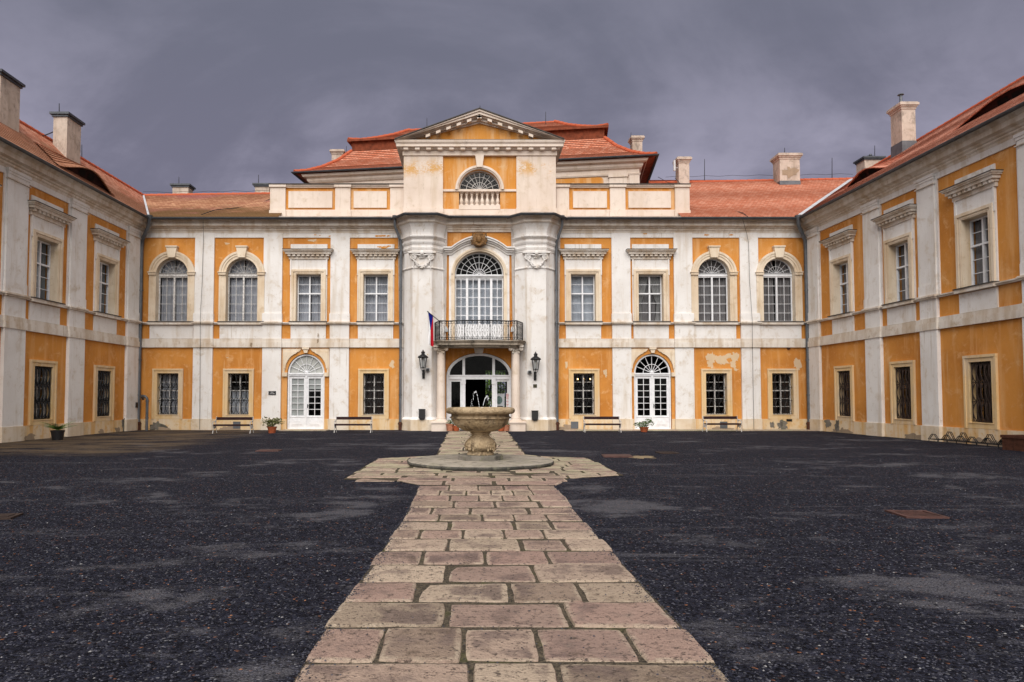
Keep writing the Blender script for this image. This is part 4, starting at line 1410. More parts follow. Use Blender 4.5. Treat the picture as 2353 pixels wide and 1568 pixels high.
for sg in (-1, 1):
    ee = xl - .04 if sg < 0 else xr + .04
    m.plate(FF, [[(ee, zt + .002), (xm, zap + .004), (xm, zap + .045), (ee, zt + .043)]], -3.2, NA + .60, True)
m.box(FF, xl + .6, xr - .6, hz1 + .002, hz1 + .03, NA - .02, NA + .49)
sub('lead_flashing', m, 'lead_cap', PD)

# parapets either side
NP = -.06
qx = lambda px: fX(px, 455, NP); qz = lambda py: fZ(py, NP)
def parapet(x0, x1, piers, fields):
    m = MB()
    m.box(FF, qx(x0), qx(x1), gz0 + .05, qz(430), NP - .45, NP)
    P = m.build('parapet', 'attic_orange_stucco', PAL)
    s = MB()
    s.box(FF, qx(x0), qx(x1), gz0 + .02, qz(483), NP - .4, NP + .06)
    s.box(FF, qx(x0) - .0, qx(x1), qz(432.5), qz(429), NP - .4, NP + .08)
    s.box(FF, qx(x0) - .04, qx(x1) + .04, qz(429), qz(426), NP - .5, NP + .14)
    for a, b in piers:
        s.box(FF, qx(a), qx(b), gz0 + .02, qz(432), NP - .47, NP + .10)
        s.box(FF, qx(a) - .03, qx(b) + .03, gz0 + .02, qz(485), NP - .47, NP + .13)
        s.box(FF, qx(a) - .04, qx(b) + .04, qz(432), qz(426.4), NP - .48, NP + .17)
    for a, b in fields:
        s.box(FF, qx(a), qx(b), qz(478.5), qz(440.5), NP - .01, NP + .06)
    sub('parapet_trim', s, 'attic_white_stucco', P)
    s = MB()
    s.box(FF, qx(x0) - .06, qx(x1) + .06, qz(426), qz(424.6), NP - .55, NP + .20)
    sub('coping', s, 'lead_cap', P)
parapet(622, 928.5, [(622, 657), (771, 806), (897, 928)], [(663.5, 764), (813, 889)])
parapet(1277, 1583, [(1278, 1307), (1401, 1436), (1550, 1583)], [(1316.5, 1394), (1443.5, 1541)])

# ---------------------------------------------------------------- tiled roof surfaces
def tiles(m, A, B, C, Dd, row=.16, segs=1, lift=None, lip=.032):
    """A-B eave (left to right), Dd-C top edge; courses of overlapping tiles."""
    A, B, C, Dd = map(Vector, (A, B, C, Dd))
    e = (B - A)
    Hh = ((Dd - A).length + (C - B).length) / 2
    ud = e.normalized()
    up = (Dd - A) - ud * (Dd - A).dot(ud)
    H = up.length
    nrm = ud.cross(up).normalized()
    if nrm.z < 0: nrm = -nrm
    k = max(2, round(H / row))
    S = lambda a, b: (A + (B - A) * a) * (1 - b) + (Dd + (C - Dd) * a) * b
    def P(a, b, h):
        q = S(a, b)
        if lift: q = q + lift(q, (q - A).dot(up.normalized()))
        return q + nrm * h
    def UV(a, b):
        q = S(a, b)
        return ((q - A).dot(ud) + A.x * .37, b * k * .16 + .004)
    for i in range(k):
        b0, b1 = i / k, (i + 1) / k
        aa = [j / segs for j in range(segs + 1)]
        jit = .006 * math.sin(i * 12.9)
        lo = [P(a, b0, lip + jit) for a in aa]; hi = [P(a, b1, .002) for a in aa]; bot = [P(a, b0, -.002) for a in aa]
        uv0 = [UV(a, b0) for a in aa]; uv1 = [UV(a, b1) for a in aa]
        m.grid([lo, hi], uvs=[uv0, uv1])
        m.grid([bot, lo], uvs=[uv0, uv0])

def ridge(m, pts, r=.085, step=.38):
    for i in range(len(pts) - 1):
        a, b = Vector(pts[i]), Vector(pts[i + 1])
        L = (b - a).length
        k = max(1, round(L / step))
        for j in range(k):
            m.tube([a + (b - a) * (j / k), a + (b - a) * ((j + 1.12) / k)], [r * 1.14, r * .92], 8)

ze = gz0 + .07
eo = .60
cL = PLAN[1]; cR = PLAN[-2]
# front, right of the parapet
ridR = at(1960, 412, 36.4); zR = ridR.z
eR = Vector((cR[0] - eo, D - eo, ze))
x0 = qx(1555)
m = MB()
tiles(m, (x0, D - eo, ze), eR, ridR, (x0, 36.4, at(1500, 421, 36.4).z), lip=.018)
m.face([(x0, 36.4, zR - .05), (ridR.x, 36.4, zR - .02), (ridR.x, 41.5, ze), (x0, 41.5, ze)], uv=[(0, 0), (9, 0), (9, 6), (0, 6)])
RF = m.build('front_roof', 'bright_roof_tile', PAL, recalc=False)
q = MB()
ridge(q, [(x0, 36.4, at(1500, 421, 36.4).z), ridR])
sub('ridge_tiles', q, 'ridge_tile', RF)
# left of the parapet
ridL = at(329, 450, 34.4)
eL = Vector((cL[0] + eo, D - eo, ze))
x1 = qx(650)
zl2 = at(622, 445, 34.4).z
m = MB()
tiles(m, eL, (x1, D - eo, ze), (x1, 34.4, zl2), ridL, lip=.018)
m.face([ridL, (x1, 34.4, zl2), (x1, 38, ze), (ridL.x, 38, ze)], uv=[(0, 0), (9, 0), (9, 6), (0, 6)])
RL_ = m.build('front_roof', 'mossy_roof_tile', PAL, recalc=False)
RL_['label'] = 'brown mossy tiled roof slope'
q = MB()
ridge(q, [ridL, (x1, 34.4, zl2)])
sub('ridge_tiles', q, 'ridge_tile', RL_)

# wing roofs, each with its eyebrow dormers
def wing_roof(fr, uend, e_c, r_c, r_end, dormers, mat, sgn):
    e_end = fr.p(uend, ze, eo)
    A, B, C, Dd = (e_end, e_c, r_c, r_end) if sgn < 0 else (e_c, e_end, r_end, r_c)
    ud = (B - A).normalized()
    up = ((Dd - A) - ud * (Dd - A).dot(ud)).normalized()
    m = MB()
    tiles(m, A, B, C, Dd, segs=1, lip=.013)
    back = Vector(fr.N) * -5.0
    m.face([Dd, C, C + back + Vector((0, 0, ze - C.z)), Dd + back + Vector((0, 0, ze - Dd.z))], uv=[(0, 0), (20, 0), (20, 6), (0, 6)])
    rf = m.build('wing_roof', mat, PAL, recalc=False)
    q = MB(); ridge(q, [A + (Dd - A), C])
    sub('ridge_tiles', q, 'ridge_tile', rf)
    nrm = ud.cross(up)
    if nrm.z < 0: nrm = -nrm
    for (Yc, hw, v0, v1, Hd) in dormers:
        t = (Yc - A.y) / (B.y - A.y)
        uc = t * (B - A).length
        out = (nrm * .55 + Vector((0, 0, 1)) * .6).normalized()
        hfun = lambda u: Hd * (.5 + .5 * math.cos(PI * max(-1, min(1, (u - uc) / hw)))) ** .8
        d = MB()
        K = max(3, int((v1 - v0) / .16)); M_ = 36
        us = [uc - hw + 2 * hw * i / M_ for i in range(M_ + 1)]
        def PT(u, v, extra=0.0):
            f = 1 - (v - v0) / (v1 - v0)
            return A + ud * u + up * v + out * (hfun(u) * f) + nrm * (.035 + extra)
        for i in range(K):
            va, vb = v0 + (v1 - v0) * i / K, v0 + (v1 - v0) * (i + 1) / K
            lo = [PT(u, va - (.12 if i == 0 else 0), .03) for u in us]; hi = [PT(u, vb) for u in us]; bt = [PT(u, va - (.12 if i == 0 else 0), -.01) for u in us]
            d.grid([lo, hi], uvs=[[(u, va) for u in us], [(u, vb) for u in us]])
            d.grid([bt, lo], uvs=[[(u, va) for u in us], [(u, va) for u in us]])
        dm = d.build('eyebrow_dormer', mat, PAL, recalc=False)
        f = MB()
        lo = [A + ud * u + up * (v0 + .10) + nrm * .02 for u in us]
        hi = [PT(u, v0 + .06) for u in us]
        f.grid([lo, hi])
        sub('dormer_boards', f, 'dark_board', dm)
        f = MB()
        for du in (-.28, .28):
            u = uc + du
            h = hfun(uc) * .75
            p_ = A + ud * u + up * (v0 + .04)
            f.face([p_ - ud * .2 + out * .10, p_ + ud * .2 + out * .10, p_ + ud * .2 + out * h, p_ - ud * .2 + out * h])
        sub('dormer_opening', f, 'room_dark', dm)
    return rf
rLe = ridL + (fr_e := (FL.p(UL_END, 0, 0) - FL.p(0, 0, 0))) * 1.0
rLe.z = ridL.z
rRe = ridR + (FRW.p(UR_END, 0, 0) - FRW.p(0, 0, 0)) * 1.0
rRe.z = zR + (at(2353, 165, 25.0).z - zR) * UR_END / 11.4
wing_roof(FL, UL_END, eL, ridL, rLe, [(26.2, 1.9, .28, 1.5, .42)], 'weathered_roof_tile', -1)
wing_roof(FRW, UR_END, eR, ridR, rRe, [(28.4, 1.5, 2.0, 3.6, .34), (21.0, 2.6, 1.9, 3.9, .36)], 'roof_tile', 1)
# valley strips
m = MB()
def strip(a, b, w, dz=.05):
    a, b = Vector(a), Vector(b)
    d = (b - a).normalized()
    s = Vector((d.y, -d.x, 0)).normalized() * w
    m.face([a - s + Vector((0, 0, dz + .02)), a + s + Vector((0, 0, dz + .02)), b + s + Vector((0, 0, dz + .02)), b - s + Vector((0, 0, dz + .02))])
strip(eR, ridR, .13, .05)
strip(eL, ridL, .045, .05)
m.build('valley_strip', 'white_metal_strip', PAL)
m = MB()
m.plate(FF, [[(qx(1583), ze), (qx(1583), ze + .75), (qx(1598), ze + .05), (qx(1601), ze)]], -.35, -.30, True)
m.build('roof_flashing', 'white_metal_strip', PAL)

# ---------------------------------------------------------------- mansard over the main hall, set at a slight angle
eA, eB = at(676, 397, 38.0), at(1508, 354.5, 35.2)
zM = (eA.z + eB.z) / 2
Lm = (eB - eA).to_2d().length
FM = Fr((eA.x, eA.y), math.atan2(eB.y - eA.y, eB.x - eA.x))
DEP = 13.0
RINGS = [(0, 0), (.55, .22), (1.2, .62), (1.9, 1.22), (2.5, 1.95)]
TOPR = [(2.36, 2.62), (3.0, 2.80), (3.8, 3.20), (4.6, 3.66), (5.35, 4.2)]
def corners(i, dz):
    z = zM + dz
    return [FM.p(i, z, -i), FM.p(Lm - i, z, -i), FM.p(Lm - i, z, -DEP + i), FM.p(i, z, -DEP + i)]
m = MB()
for rings in (RINGS, TOPR):
    for (i0, z0), (i1, z1) in zip(rings, rings[1:]):
        c0, c1 = corners(i0, z0), corners(i1, z1)
        for k in range(4):
            tiles(m, c0[k], c0[(k + 1) % 4], c1[(k + 1) % 4], c1[k], row=.18)
c1 = corners(*TOPR[-1])
m.face(c1, uv=[(0, 0), (5, 0), (5, 3), (0, 3)])
MR = m.build('mansard_roof', 'bright_roof_tile', PAL, recalc=False)
for rings in (RINGS, TOPR):
    for k in range(4):
        q = MB()
        ridge(q, [corners(*r)[k] + Vector((0, 0, .04)) for r in rings], .10)
        sub('ridge_tiles', q, 'ridge_tile', MR)
for k in range(4):
    q = MB()
    ridge(q, [c1[k], c1[(k + 1) % 4]], .09)
    sub('ridge_tiles', q, 'ridge_tile', MR)
q = MB()
ca, cb = corners(2.55, 1.93), corners(2.5, 2.58)
cc_, cd = corners(2.30, 2.50), corners(2.30, 2.63)
for k in range(4):
    j = (k + 1) % 4
    q.face([ca[k], ca[j], cb[j], cb[k]]); q.face([cb[k], cb[j], cc_[j], cc_[k]]); q.face([cc_[k], cc_[j], cd[j], cd[k]])
sub('roof_step', q, 'roof_wood', MR)
# its wall, cornice and gutter
MWi = .85
MWf = .50
m = MB()
wallc = [(FM.p(MWi, 0, -DEP + MWi)), (FM.p(MWi, 0, -MWf)), (FM.p(Lm - MWi, 0, -MWf)), (FM.p(Lm - MWi, 0, -DEP + MWi))]
pl2 = [(v.x, v.y) for v in wallc]
m.sweep(pl2, [(0, 9.0), (0, zM - .9), (.07, zM - .88), (.10, zM - .8), (.03, zM - .78), (.03, zM - .55), (.12, zM - .52), (.2, zM - .42), (.22, zM - .30), (.40, zM - .24), (.46, zM - .12), (.0, zM - .1)])
pz0, pz1 = zM - 1.75, zM - .92
m.box(FM, Lm - MWi - 1.55, Lm - MWi - .62, 9.0, zM - .78, -MWf - .05, -MWf + .10)
m.box(FM, Lm - MWi - 1.6, Lm - MWi - .57, zM - .98, zM - .76, -MWf - .05, -MWf + .15)
m.box(FM, Lm - MWi - .5, Lm - MWi + .03, 9.0, zM - .80, -MWf - .5, -MWf + .06)
MW = m.build('hall_wall', 'attic_white_stucco', PAL)
q = MB()
u1 = Lm - MWi - 1.85
q.plate(FM, [[(Lm * .5, pz0), (u1, pz0), (u1, pz1 - .2)] + [(u1 - .2 + .2 * math.cos(PI / 2 * i / 6), pz1 - .2 + .2 * math.sin(PI / 2 * i / 6)) for i in range(7)] + [(Lm * .5, pz1)]], -MWf, -MWf + .035)
q.plate(FM, [rect(3.2, Lm * .4, pz0 - .25, pz0 + .1)], -MWf, -MWf + .035)
sub('orange_panel', q, 'attic_orange_stucco', MW)
q = MB()
q.box(FM, Lm * .5, Lm - MWi - 1.65, 9.5, pz0 - .03, -MWf, -MWf + .18)
q.plate(FM, [[(6.0, 9.3), (8.6, 9.3), (8.6, pz0 + .35)]], -MWf, -MWf + .3)
sub('lead_flashing', q, 'dark_zinc', MW)
q = MB()
sof = corners(.0, -.03); so2 = [FM.p(MWi, zM - .42, -MWf), FM.p(Lm - MWi, zM - .42, -MWf), FM.p(Lm - MWi, zM - .42, -DEP + MWi), FM.p(MWi, zM - .42, -DEP + MWi)]
for k in range(4):
    j = (k + 1) % 4
    q.face([sof[k], sof[j], so2[j], so2[k]])
sub('soffit', q, 'roof_wood' , MR)
q = MB()
gp2 = [(v.x, v.y) for v in (corners(-.0, 0)[3], corners(0, 0)[0], corners(0, 0)[1], corners(0, 0)[2])]
q.sweep(gp2, [(.0 + .07 + .075 * math.cos(PI + PI * i / 8), zM - .01 + .085 * math.sin(PI + PI * i / 8)) for i in range(9)])
sub('gutter', q, 'dark_zinc', MR)

# ---------------------------------------------------------------- chimneys, rods, wires, pipes
def chimney(cx, cy, w, d, z0, z1, cap='plate', rot=0, flash=.45, peeled=False, label=None):
    fr = Fr((cx, cy), rot)
    m = MB()
    m.box(fr, -w / 2, w / 2, z0, z1, -d / 2, d / 2)
    c = m.build('chimney', 'chimney_stucco', PAL)
    if label: c['label'] = label
    q = MB()
    if cap == 'plate':
        q.box(fr, -w / 2 - .11, w / 2 + .11, z1 + .003, z1 + .09, -d / 2 - .11, d / 2 + .11)
        q.box(fr, -w / 2 - .05, w / 2 + .05, z1 - .08, z1 + .003, -d / 2 - .05, d / 2 + .05)
        sub('chimney_cap', q, 'dark_zinc', c)
    else:
        q.box(fr, -w / 2 - .03, w / 2 + .03, z1 - .22, z1 - .13, -d / 2 - .03, d / 2 + .03)
        q.box(fr, -w / 2 - .07, w / 2 + .07, z1 - .13, z1 - .06, -d / 2 - .07, d / 2 + .07)
        q.box(fr, -w / 2 - .12, w / 2 + .12, z1 - .06, z1 + .05, -d / 2 - .12, d / 2 + .12)
        q.box(fr, -w / 2 - .08, w / 2 + .08, z1 + .05, z1 + .09, -d / 2 - .08, d / 2 + .08)
        sub('chimney_cap', q, 'chimney_stucco', c)
    if flash:
        q = MB()
        q.box(fr, -w / 2 - .02, w / 2 + .02, z0, z0 + flash, -d / 2 - .02, d / 2 + .02)
        sub('flashing', q, 'zinc', c)
    if peeled:
        q = MB()
        q.plate(fr, [blob(.08, (z0 + z1) / 2 + .12, w * .30, .26, 26, 5, .8)], d / 2, d / 2 + .012)
        q.plate(fr, [rect(-w * .38, -w * .1, (z0 + z1) / 2 - .08, (z0 + z1) / 2 + .2)], d / 2, d / 2 + .008)
        sub('peeled_patch', q, 'bare_mortar', c)
    return c
ROD = []
def rod(px, py0, py1, Y):
    a, b = at(px, py1, Y), at(px, py0, Y)
    m = MB(); m.tube([a, b], [.022, .014], 5)
    m.build('lightning_rod', 'black_iron', PAL)
chimney(-16.25, 23.15, .62, 1.0, 10.2, at(10, 200, 23.7).z, flash=.5, label='tall plastered chimney at the near end of the left wing')
chimney(-16.35, 27.15, .55, .95, 10.2, at(155, 272, 27).z, flash=.5, label='tall plastered chimney beside the eyebrow dormer')
q = at(420, 440, 36.4); chimney(q.x, 36.4, .85, .6, 10.5, at(420, 431, 36.4).z)
q = at(606, 436, 36.0); chimney(q.x, 36.0, .75, .6, 10.5, at(606, 430, 36.0).z)
q = at(778, 360, 44.0); chimney(q.x, 44.0, .72, .9, 13.0, at(778, 353, 44).z, 'stone', flash=0)
q = at(1462, 340, 40.0); chimney(q.x, 40.0, .58, .58, 14.0, at(1462, 320.5, 40).z, 'stone', flash=0)
q = at(1568, 400, 36.3); chimney(q.x, 36.3, .56, .6, 12.0, at(1568, 369.5, 36.3).z, 'stone', flash=.1)
q = at(1807, 400, 36.0); chimney(q.x, 36.0, 1.06, .8, 12.3, at(1807, 362.5, 36).z, 'stone', flash=.62, peeled=True, label='wide chimney with peeled plaster on the front')
chimney(19.62, 30.6, .62, .80, 12.0, at(2080, 242, 30.3).z, 'stone', flash=1.0, label='tall chimney with a metal flue on the right wing')
m = MB()
pz = at(2080, 238, 30.3).z
m.tube([(19.55, 30.6, pz), (19.55, 30.6, pz + .52)], .06, 8)
m.lathe((19.55, 30.6, pz + .52), [(.14, 0), (.10, .05), (.001, .09)], 12)
m.build('flue_pipe', 'zinc', PAL)
q = at(1998, 380, 37.0); chimney(q.x, 37.0, 1.0, .8, 11.6, at(1998, 370, 37).z)
m = MB()
q = at(2000, 360, 37.0)
for dx in (-.12, .0, .12):
    m.tube([q + Vector((dx, 0, -.35)), q + Vector((dx * 1.2, 0, .05))], .035, 6)
m.ball(q + Vector((0, 0, .06)), .09, 8)
m.build('flue_cowl', 'dark_zinc', PAL)
for a in ((136, 238, 268, 27.2), (188, 333, 392, 29.0), (411, 407, 429, 36.4), (594, 402, 430, 36), (981, 272, 302, 42), (1103, 243, 262, 31.2), (1254, 257, 290, 41), (1450, 305, 352, 39.5), (1619, 366, 418, 36.4), (1803, 340, 361, 36), (1912, 363, 412, 36.4), (2010, 335, 371, 37), (796, 336, 372, 43.5)):
    rod(*a)
# conductor cable along the ridges and down the fronts
m = MB()
def cable(pts, r=.0085):
    m = MB(); m.tube(pts, r, 4)
    m.build('conductor_cable', 'black_iron', PAL)
for (x0_, z0_, Y_) in ((0, 0, 0),):
    pass
pa, pb = Vector((qx(1600), 36.4, zR + .05)), ridR + Vector((0, 0, .2))
n_ = 14
cable([pa + (pb - pa) * (i / n_) + Vector((0, 0, .06 + .05 * (i % 2))) for i in range(n_ + 1)])
cable([ridL + Vector((0, 0, .2))] + [ridL + (Vector((x1, 34.4, zl2)) - ridL) * (i / 12) + Vector((0, 0, .14 + .05 * (i % 2))) for i in range(1, 12)])
cable([(fX(467, 506, .6), D - .62, fZ(506, .6)), (fX(468, 540, .1), D - .12, fZ(545, .1)), (fX(467, 650), D - .13, fZ(650)), (fX(465.5, 735), D - .27, fZ(735)), (fX(464, 800), D - .2, fZ(800)), (fX(462, 985), D - .16, .02)])
cable([(fX(1706, 500, .6), D - .62, fZ(504, .6)), (fX(1715, 535, .1), D - .16, fZ(540, .1)), (fX(1717.5, 560), D - .13, fZ(560)), (fX(1720, 650), D - .13, fZ(650)), (fX(1723, 740), D - .27, fZ(738)), (fX(1725, 800), D - .2, fZ(800)), (fX(1729, 985), D - .16, .02)])
dn = (Vector((x1, 34.4, zl2)) - Vector((fX(470), D - eo, ze)))
cable([Vector((fX(470), D - eo, ze + .1)), Vector((fX(490), D - .1, ze + .45)), Vector((fX(560), 32.6, ze + 1.0)), Vector((fX(622), 34.3, zl2 + .1))], .016)
cable([Vector((qx(1622), 36.2, zR - .0)), Vector((qx(1640), 34.8, ze + 2.2)), Vector((qx(1668), 33.0, ze + 1.15)), Vector((qx(1700), D - .3, ze + .25)), Vector((fX(1706, 503), D - .62, ze))], .018)
cable([at(75, 313, 26.0), at(95, 314, 26.3), at(112, 308, 26.6), at(128, 301, 27)], .02)
cable([at(1512, 407, 36.0), at(1535, 420, 36.2), at(1555, 424, 36.3)], .015)
# antenna on the small chimney
m = MB()
q = at(1550, 381, 36.0)
m.box(LOC, q.x - .06, q.x + .04, q.z - .28, q.z + .28, -q.y - .05, -q.y + .05)
m.tube([q + Vector((0, 0, -.1)), q + Vector((.4, .2, -.1))], .025, 6)
m.build('antenna', 'grey_plastic', PAL)

def downpipe(pts, zbot, r=.062, boot=.38):
    m = MB()
    x, y = pts[-1][0], pts[-1][1]
    m.tube([Vector(p) for p in pts] + [Vector((x, y, zbot + boot))], r, 10)
    for z in (1.6, 3.2, 4.9, 6.4):
        m.tube([(x, y, z - .03), (x, y, z + .03)], r * 1.25, 10)
        m.tube([(x, y, z), (x, y + .16, z)], .012, 4)
    m.lathe((pts[0][0], pts[0][1], pts[0][2]), [(r, -.1), (r * 1.7, .06), (r * 1.8, .12)], 12)
    p = m.build('downpipe', 'zinc', PAL, smooth=40)
    q = MB()
    q.tube([(x, y, zbot - .05), (x, y, zbot + boot)], r * 1.35, 10)
    q.box(LOC, x - .1, x + .1, zbot + boot - .12, zbot + boot - .05, -y - .1, -y + .1)
    sub('boot', q, 'rust_brown', p)
def dp(px, ptop, yoff, bend=None):
    x = fX(px, 740, yoff)
    y = D - yoff
    return x, y
x, y = dp(908, 503, .3)
downpipe([(fX(907, 508, .62), D - .62, gz0), (fX(907.5, 520, .62), D - .60, gz0 - .35), (fX(921, 550, .28), D - .30, gz0 - 1.0), (fX(921.5, 575, .25), D - .27, gz0 - 1.5)], .0)
downpipe([(fX(1292, 508, .62), D - .62, gz0), (fX(1291.5, 520, .62), D - .60, gz0 - .35), (fX(1279.5, 550, .28), D - .30, gz0 - 1.0), (fX(1278.3, 575, .25), D - .27, gz0 - 1.5)], .0)
downpipe([(XL + .66, D - .66, gz0), (XL + .64, D - .62, gz0 - .3), (XL + .16, D - .22, gz0 - .9), (XL + .12, D - .2, gz0 - 1.4)], .0, .085)
downpipe([(XR - .66, D - .66, gz0), (XR - .64, D - .62, gz0 - .3), (XR - .16, D - .22, gz0 - .9), (XR - .12, D - .2, gz0 - 1.4)], .0, .085)

# ---------------------------------------------------------------- worn patches on the plaster
def patches(lst, name, mat, parent, n=0.0):
    for i, (px, py, rx, ry, sd) in enumerate(lst):
        m = MB()
        m.plate(FF, [blob(fX(px, py, n), fZ(py, n), rx / 50.0, ry / 50.0, 30, sd, .75)], n, n + .0035 + .0004 * i)
        sub(name, m, mat, parent)
patches([(1636, 822, 12, 12, 1), (1631, 837, 9, 9, 2), (1655, 825, 16, 9, 3), (1672, 818, 14, 5, 4), (1689, 820, 8, 12, 5), (1686, 836, 6, 10, 6), (1662, 833, 12, 4, 7), (1691, 850, 5, 2.5, 8), (1832, 836, 8, 11, 9), (1834, 846, 4, 6, 10), (1302, 838, 3, 8, 11), (1391.5, 858, 4, 8, 12), (1407, 884, 2.5, 2, 13)], 'bare_patch', 'bare_plaster', WALL_R)
patches([(902, 834, 5, 5, 14), (900, 841, 6, 4, 15), (523, 822, 2.5, 1.3, 16), (720, 553, 8, 3, 18), (521, 560, 5, 2, 19)], 'bare_patch', 'bare_plaster', WALL_L)
patches([(870, 542.5, 8, 2.2, 21), (881, 542.5, 6, 1.8, 22), (893, 542.5, 5, 1.6, 23), (758, 543, 2.5, 1.2, 24), (724, 540, 3, .9, 25), (735, 541.5, 2, .8, 26)], 'worn_paint', 'attic_orange_stucco', WALL_L, .056)
patches([(884, 569, 9, 2.4, 31), (872, 567.5, 5, 1.8, 32), (893, 566, 5, 1.5, 33)], 'worn_paint', 'attic_orange_stucco', WALL_L, .051)
patches([(1482, 537, 4, 2.2, 41), (1625, 540, 7, 1.5, 42), (1680, 540, 5, 1.3, 43), (1734, 537, 3, 1, 44)], 'worn_paint', 'attic_orange_stucco', WALL_R, .056)
patches([(577, 793, 3, 5, 51), (731, 770, 1.3, 4, 52), (730, 784, 1.8, 5, 53)], 'bare_patch', 'bare_mortar', WALL_L, .097)
# crumbled plaster low on the plinth
rn = random.Random(21)
m = MB(); m2 = MB()
for i in range(46):
    fr, u = rn.choice([(FF, rn.uniform(XL + .4, XA - .5)), (FF, rn.uniform(XB + .5, XR - .4)), (FRW, rn.uniform(.4, 16)), (FL, rn.uniform(-14, -.4)), (FRW, rn.uniform(.4, 14))])
    if fr is FF and (abs(u - ud) < 1.0 or abs(u - ud2) < 1.0): continue
    base = 0.0
    near = [abs(u - (a + c) / 2) < (c - a) / 2 + .35 for a, c in (LPIL if fr is FL else RPIL if fr is FRW else [pil(446.8, 491), pil(605, 648), pil(759, 803), pil(1406, 1449), pil(1549, 1592), pil(1701, 1743.5)])]
    n = .05
    if any(near): continue
    m = MB(); m.plate(fr, [blob(u, base + rn.uniform(-.02, .08), rn.uniform(.15, .5), rn.uniform(.05, .17), 26, i, .8)], n, n + .004 + .0002 * i)
    m.build('crumbled_plaster', 'bare_mortar', PAL)
for fr, u, z, rx, rz in ((FF, XR - 1.25, .22, .25, .2), (FF, XR - 1.75, .25, .10, .14), (FRW, 1.6, .35, .22, .2), (FRW, 2.3, .3, .15, .25), (FF, XL + .9, .2, .3, .22), (FL, -1.35, .28, .16, .26)):
    m2 = MB(); m2.plate(fr, [blob(u, z, rx, rz, 26, u, .8)], .05, .062)
    m2.build('damp_patch', 'mossy_stone', PAL)
# cellar vent slot, round vent
m = MB()
m.box(FF, fX(1806, 967), fX(1819, 967), fZ(969), fZ(963.5), .02, .058)
m.box(FF, fX(346, 985), fX(358, 985), fZ(989), fZ(976), .02, .055)
m.build('cellar_vent', 'black_iron', PAL)
m = MB()
q = FF.p(fX(1811.5, 800), fZ(800.5), .06)
m.tube([FF.p(fX(1811.5, 800), fZ(800.5), 0), q], .075, 14)
m.tube([q, q + Vector((0, -.006, 0))], .045, 12)
m.build('round_vent', 'rust_brown', PAL)
for px in (545, 1345 - 25, 1667 - 5):
    m = MB()
    m.box(FF, fX(px, 978) - .17, fX(px, 978) + .17, fZ(985), fZ(969), .04, .062)
    m.build('cellar_hatch', 'zinc', PAL)
# ================================================================ courtyard ground
xs = [-500, -120, -45] + [-20 + .5 * i for i in range(81)] + [45, 120, 500]
ys = [-300, -60, -20] + [-4 + .75 * i for i in range(52)] + [45, 80, 200, 600]
m = MB()
m.grid([[Vector((x, y, gz(x, y))) for x in xs] for y in ys])
gr = m.build('courtyard_ground', 'courtyard_gravel', None, smooth=60)
tag(gr, kind='structure')

# paved strip along the right-hand front and the door slab
m = MB()
def slab_strip(x0, x1, y0, y1, step):
    x = x0
    while x < x1 - .05:
        w = min(step * random.uniform(.7, 1.3), x1 - x)
        y = y0
        while y < y1 - .05:
            d = min(random.uniform(.35, .6), y1 - y)
            m.box(LOC, x + .008, x + w - .008, -.05, .022 + random.uniform(0, .012), -(y + d - .008), -(y + .008))
            y += d
        x += w
slab_strip(fX(1290), fX(1845), D - 1.05, D - .14, .7)
slab_strip(fX(655, 990), fX(760, 990), D - 1.1, D - .16, .6)
pv = m.build('pavement', 'paving_stone', None)
tag(pv, kind='structure')

# stone path: rows and joints surveyed in the yard
def zp_(x, y):
    return ground(588.2 + x / 2.0, 941.2 + y / 2.0)
ROWS = [(1420, 1177, [60, 988, 1408, 2330]), (1173, 1014, [250, 572, 955, 1300, 1735, 2060]), (1010, 897, [350, 870, 1428, 1905]), (894, 802, [425, 740, 1170, 1494, 1822]), (800, 721, [488, 874, 1282, 1735]), (719, 657, [540, 764, 1052, 1342, 1670]), (655, 602, [588, 882, 1217, 1426, 1615]), (600, 559, [628, 752, 952, 1140, 1322, 1555]), (557, 519, [655, 892, 1184, 1362, 1520]), (517, 488, [675, 840, 1040, 1184, 1340, 1495]), (486, 456, [695, 806, 982, 1252, 1460]), (454, 426, [712, 908, 1098, 1306, 1432]), (424, 399, [725, 890, 1025, 1132, 1258, 1410]), (398, 376, [738, 845, 968, 1080, 1182, 1270, 1390]), (375, 353, [748, 888, 1020, 1140, 1255, 1372])]
m = MB()
rs = random.Random(5)
